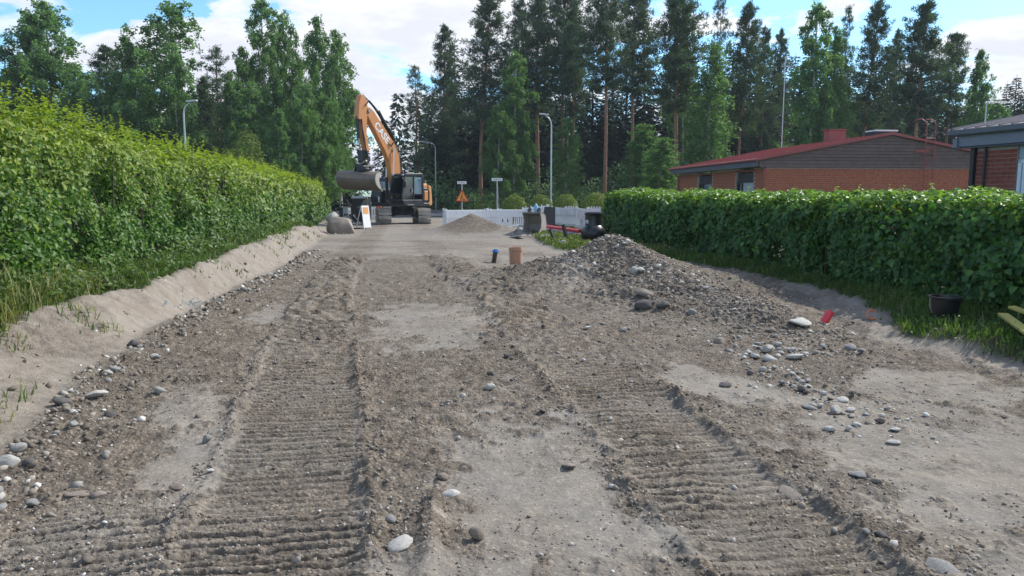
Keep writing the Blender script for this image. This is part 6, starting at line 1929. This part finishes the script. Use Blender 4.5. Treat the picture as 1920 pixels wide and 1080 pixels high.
# gable boards, one by one
nb = 10
z = 2.86; top = rz(ridge) - .08; hb_ = .138
k = 0
while z < top - .02:
    zm = z + hb_
    half_ = lambda zz: max(0.0, (ridge + .35) if zz <= rz(-.35) - .08 else ridge + .45 - ((zz + .08 - 3.23) / slope))
    a = half_(z); b = half_(min(zm, top))
    if a > .1:
        mb = MB()
        mb.prism([(ridge - a, z), (ridge + a, z), (ridge + max(b, .02), min(zm, top)), (ridge - max(b, .02), min(zm, top))], (0, 0, 0), (1, 0, 0), (0, 0, 1), (0, 1, 0), -.075, -.045)
        mb.bar((ridge - a, -.085, z + .02), (ridge + a, -.085, z + .02), .03, .035)
        mb.build("plank", m_plank, H1)
    z = zm + .006; k += 1
mb = MB(); mb.prism([(-.3, 2.9), (W1 + .3, 2.9), (W1 + .3, 3.1), (ridge, rz(ridge) - .1), (-.3, 3.1)], (0, 0, 0), (1, 0, 0), (0, 0, 1), (0, 1, 0), -.04, .0); mb.build("gable_backing", m_darkp, H1)
# roof: two sheets with standing seams
for sgn in (-1, 1):
    xe = ridge + sgn * (ridge + .45); 
    mb = MB(); mb.prism([(ridge, rz(ridge)), (xe, rz(xe)), (xe, rz(xe) - .07), (ridge, rz(ridge) - .07)], (0, 0, 0), (1, 0, 0), (0, 0, 1), (0, 1, 0), -.16, D1 + .4)
    rf = mb.build("roof", m_roofr, H1)
    mb = MB(); y = .3
    while y < D1 + .3:
        mb.bar((ridge, y, rz(ridge) + .012), (xe, y, rz(xe) + .012), .02, .03); y += .55
    tag(mb.build("roof_seam", m_roofr, rf), kind="stuff")
    mb = MB(); mb.prism([(ridge, rz(ridge) + .03), (xe, rz(xe) + .03), (xe, rz(xe) - .09), (ridge, rz(ridge) - .09)], (0, 0, 0), (1, 0, 0), (0, 0, 1), (0, 1, 0), -.19, -.163); mb.build("verge_trim", m_roofr, rf)
    mb = MB(); mb.bb(xe - .03 if sgn > 0 else xe, xe if sgn > 0 else xe + .03, -.1, D1 + .3, 2.90, 3.15); mb.build("fascia", m_fascia, rf)
    mb = MB(); mb.tube([(xe + sgn * .06, -.2, 3.17), (xe + sgn * .06, D1 + .4, 3.17)], .06, 8); mb.build("gutter", m_redm, rf, smooth=True)
    mb = MB(); mb.bb(min(xe, ridge + sgn * ridge), max(xe, ridge + sgn * ridge), 0, D1, 2.87, 2.89); mb.build("soffit", m_plank, rf)
mb = MB(); mb.tube([(-.45, .05, 3.15), (-.3, .03, 2.95), (-.08, -.03, 2.78), (-.08, -.03, .1)], .045, 8); mb.build("downpipe", m_redm, H1, smooth=True)
mb = MB(); mb.tube([(-.45, D1 - .1, 3.15), (-.3, D1 - .1, 2.9), (-.08, D1 - .1, 2.7), (-.08, D1 - .1, .1)], .045, 8); mb.build("downpipe", m_redm, H1, smooth=True)
mb = MB(); mb.bb(ridge - .40, ridge + .45, 4.4, 5.0, 4.2, 4.88); ch = mb.build("chimney", m_roofr, H1)
mb = MB(); mb.bb(ridge - .47, ridge + .52, 4.33, 5.07, 4.885, 4.93); mb.build("chimney_cap", m_redm, ch)
mb = MB(); mb.bb(ridge - .42, ridge + .72, .6, 1.3, 4.28, 4.50); vn = mb.build("roof_vent", m_darkp, H1)
mb = MB(); mb.bb(ridge - .36, ridge + .74, .55, 1.35, 4.503, 4.57); mb.build("vent_lid", m_signw, vn)
# ladder fixed to the gable
ld = empty("wall_ladder", (0, 0, 0), 0, "red steel ladder with hooked top rails on the plank gable", "ladder")
lo = Matrix.Translation((11.2, 33.0, 0)) @ Matrix.Rotation(TH, 4, 'Z')
lxa, lxb = 7.22, 7.64
for x in (lxa, lxb):
    mb = MB(); mb.tube([(x, -.32, .4), (x, -.32, 4.70), (x - .05, -.30, 4.85), (x - .17, -.20, 4.98), (x - .32, -.05, 4.98), (x - .36, .0, 4.92)], .020, 8)
    mb.build("side_rail", m_redm, ld, lo, smooth=True)
rung = None
for k in range(9):
    mb = MB(); mb.tube([(lxa, -.32, .7 + k * .43), (lxb, -.32, .7 + k * .43)], .014, 6); mb.build("rung", m_redm, ld, lo, smooth=True)
mb = MB(); mb.bb(lxa - .35, lxb - .1, -.12, -.09, 3.52, 3.66); mb.bar((lxb, -.32, 3.4), (lxb, -.08, 3.4), .03, .03); mb.bar((lxa, -.32, 3.4), (lxa, -.08, 3.4), .03, .03); mb.build("wall_bracket", m_redm, ld, lo)
# television aerials
def aerial(base, H, boom_, els, label, d):
    o = empty("television_aerial", base, 0, label, "aerial")
    mb = MB(); mb.tube([(0, 0, 0), (0, 0, H)], .028 if H > 2 else .014, 8); mb.build("mast", m_galv, o, smooth=True)
    d = Vector(d).normalized(); c = Vector((-d.y, d.x, 0))
    for (zz_, L0, L1, n, el) in els:
        mb = MB(); mb.tube([d * L0 + Vector((0, 0, zz_)), d * L1 + Vector((0, 0, zz_))], .014, 6)
        bo_ = mb.build("boom", m_galv, o)
        for k in range(n):
            q = d * (L0 + (L1 - L0) * (k + .5) / n) + Vector((0, 0, zz_ + .012))
            mb = MB(); mb.tube([q - c * el, q + c * el], .007, 5); mb.build("element", m_galv, bo_)
rp = Vector((11.2, 33, 0)) + Vector((math.cos(TH), math.sin(TH), 0)) * ridge + Vector((-math.sin(TH), math.cos(TH), 0)) * 10.6
tp = at(1473, 105, rp.y)
aerial((tp.x, rp.y, rz(ridge) - .1), tp.z - rz(ridge) + .1, 0, [(tp.z - rz(ridge), -.1, .75, 7, .32), (tp.z - rz(ridge) - .28, -.1, .6, 6, .22), (tp.z - rz(ridge) - .5, -.25, .45, 4, .3)], "tall aerial mast with several antennas on the red roof", (1, -.35, .0))

# ------------------------------------------------------------------ grey trimmed house at the right edge
T2 = R(14)
H2 = empty("grey_trimmed_house", (9.83, 15.85, 0), T2, "brick house with brown metal roof and slate blue fascia cut by the right edge", "house")
# local x away from the street, y away from the viewer; the street wall runs from y=0 towards the viewer
m2 = H2
mb = MB(); mb.bb(0, .2, -.95, 0, 0, 2.62); mb.bb(0, .2, -2.5, -.95, 0, .9); mb.bb(0, .2, -9.0, -2.5, 0, 2.62); wl = mb.build("street_wall", m_mortar, H2)
wall_bricks("bricks_low", wl, m_brick2, (0, 0, 0), (0, 1, 0), 0, -.94, 0, .1, 1.14, (-1, 0, 0), seed=5)
wall_bricks("brick", wl, m_brick2, (0, 0, 0), (0, 1, 0), 0, -.94, 0, 1.145, 2.60, (-1, 0, 0), seed=6, single=True)
wall_bricks("bricks", wl, m_brick2, (0, 0, 0), (0, 1, 0), 0, -9.0, -2.5, .1, 2.60, (-1, 0, 0), seed=7)
mb = MB(); mb.bb(.2, 8.5, -.2, 0, 0, 2.62); mb.bb(8.3, 8.5, -9, -.2, 0, 2.62); mb.bb(.2, 8.3, -9, -8.8, 0, 2.62); mb.build("end_wall", m_brick2, H2)
mb = MB(); mb.bb(-.07, .02, .02, .11, 0, 2.60); mb.build("corner_post", m_darkp, H2)
mb = MB(); mb.tube([(-.05, -.24, .1), (-.05, -.24, 2.62)], .028, 10); mb.build("downpipe", m_darkp, H2, smooth=True)  # added dark tube standing in for a dark recess in the brickwork
mb = MB(); mb.bb(.03, .08, -2.5, -.96, 2.33, 2.62); mb.build("window_panel", m_lpanel, H2)
mb = MB()
for (a, b) in ((-1.06, -.98), (-1.52, -1.44), (-2.48, -2.40)): mb.bb(-.01, .08, a, b, .92, 2.32)
mb.bb(-.01, .08, -2.48, -.98, 2.24, 2.32); mb.bb(-.01, .08, -2.48, -.98, .92, 1.0)
mb.bb(.0, .07, -1.18, -1.08, 1.0, 2.24)
fr = mb.build("window", pmat("white window frame", (.62, .70, .76), .4, var=.04), H2, bevel=.006)
mb = MB(); mb.bb(.04, .05, -1.44, -1.18, 1.0, 2.24); mb.build("pane", m_glass, fr)
mb = MB(); mb.bb(.04, .05, -2.40, -1.52, 1.0, 2.24); mb.build("pane", m_glass, fr)
mb = MB(); mb.bb(-.08, .08, -2.52, -.96, .88, .915); mb.build("sill", m_galv, fr)
xe = -.22
mb = MB(); mb.bb(xe + .02, xe + .07, -9.5, .32, 2.64, 2.86); mb.build("eave_board", m_fascial, H2)
mb = MB(); mb.bb(xe + .08, 8.8, .24, .30, 2.62, 2.86); mb.bb(xe - .02, xe + .16, .31, .42, 2.62, 2.80); mb.build("end_board", m_fascial, H2)
mb = MB(); mb.bb(xe + .07, 0, -9.5, .3, 2.60, 2.63); mb.build("soffit", m_fascia, H2)
mb = MB(); mb.prism([(xe - .10, 2.98), (xe - .10, 2.89), (xe - .06, 2.86), (xe + .0, 2.86), (xe + .02, 2.98)], (0, 0, 0), (1, 0, 0), (0, 0, 1), (0, 1, 0), -9.6, .50); mb.build("gutter", m_fascia, H2)
s2 = .185
mb = MB(); mb.prism([(xe - .06, 3.0), (4.5, 3.0 + s2 * 4.76), (9.2, 3.0), (9.2, 2.94), (4.5, 2.94 + s2 * 4.76), (xe - .06, 2.94)], (0, 0, 0), (1, 0, 0), (0, 0, 1), (0, 1, 0), -9.6, .42)
rf = mb.build("roof", m_roofb, H2)
y = .38
while y > -9.5:
    mb = MB(); mb.bar((xe - .07, y, 3.012), (4.5, y, 3.012 + s2 * 4.76), .035, .03); mb.build("roof_rib", m_roofb, rf); y -= .28
mb = MB(); mb.prism([(xe - .06, 3.04), (4.5, 3.04 + s2 * 4.76), (4.5, 2.90 + s2 * 4.76), (xe - .06, 2.90)], (0, 0, 0), (1, 0, 0), (0, 0, 1), (0, 1, 0), .423, .45); mb.build("verge_trim", m_fascia, rf)
b2 = at(1849, 250, 17.2)
xl = (Matrix.Rotation(-T2, 4, 'Z') @ (Vector((b2.x, 17.2, 0)) - Vector((9.83, 15.85, 0))))
t2 = at(1850, 192, 16.0)
q2 = Matrix.Rotation(-T2, 4, 'Z') @ (Vector((t2.x, 16.0, 0)) - Vector((9.83, 15.85, 0)))
zr = 3.0 + s2 * (q2.x - xe + .06)
aerial((t2.x, 16.0, zr - .03), t2.z - zr + .03, 0, [(t2.z - zr + .03, -.02, .62, 9, .10)], "small horizontal aerial on the grey house's roof", (1, .05, 0))

# torn plastic on the bank, a few twigs and scraps on the road
r5 = random.Random(31)
mb = MB()
for k in range(26):
    p = snap(350 + r5.gauss(0, 26), 570 + r5.gauss(0, 5)); z = tz(p.x, p.y) + .012
    a = r5.uniform(0, 3.1); l = r5.uniform(.04, .12)
    mb.tube([(p.x, p.y, z), (p.x + l * math.cos(a), p.y + l * math.sin(a) * .6, z + r5.uniform(.005, .04)), (p.x + 1.8 * l * math.cos(a + .5), p.y + l * math.sin(a + .5), z)], .004, 4)
tag(mb.build("torn_netting", pmat("faded blue plastic", (.16, .28, .38), .6)), "shreds of faded blue plastic netting on the sandy bank below the verge", "plastic net", kind="stuff")
mb = MB()
for k in range(150):
    y = 3.2 * (12 / 3.2) ** r5.random(); x = r5.uniform(-.55, .65) * y
    z = tz(x, y) + .006; a = r5.uniform(0, 3.1); l = r5.uniform(.02, .09)
    mb.tube([(x, y, z), (x + l * math.cos(a) * .5, y + l * math.sin(a) * .5, z + .004), (x + l * math.cos(a + .3), y + l * math.sin(a + .3), z)], r5.uniform(.0015, .003), 4)
tag(mb.build("twigs_and_roots", m_twig), kind="stuff")

# ------------------------------------------------------------------ air
hz = bpy.data.materials.new("haze"); hz.use_nodes = True
hn = hz.node_tree; hn.nodes.clear()
ho = N(hn, "ShaderNodeOutputMaterial"); hv = N(hn, "ShaderNodeVolumePrincipled")
hv.inputs["Color"].default_value = (0.80, 0.88, 1.0, 1)
hv.inputs["Density"].default_value = 0.00035
Lk(hn, hv.outputs[0], ho.inputs["Volume"])
mb = MB(); mb.bb(-260, 260, -60, 330, -3.5, 30)
tag(mb.build("haze", hz), kind="stuff")
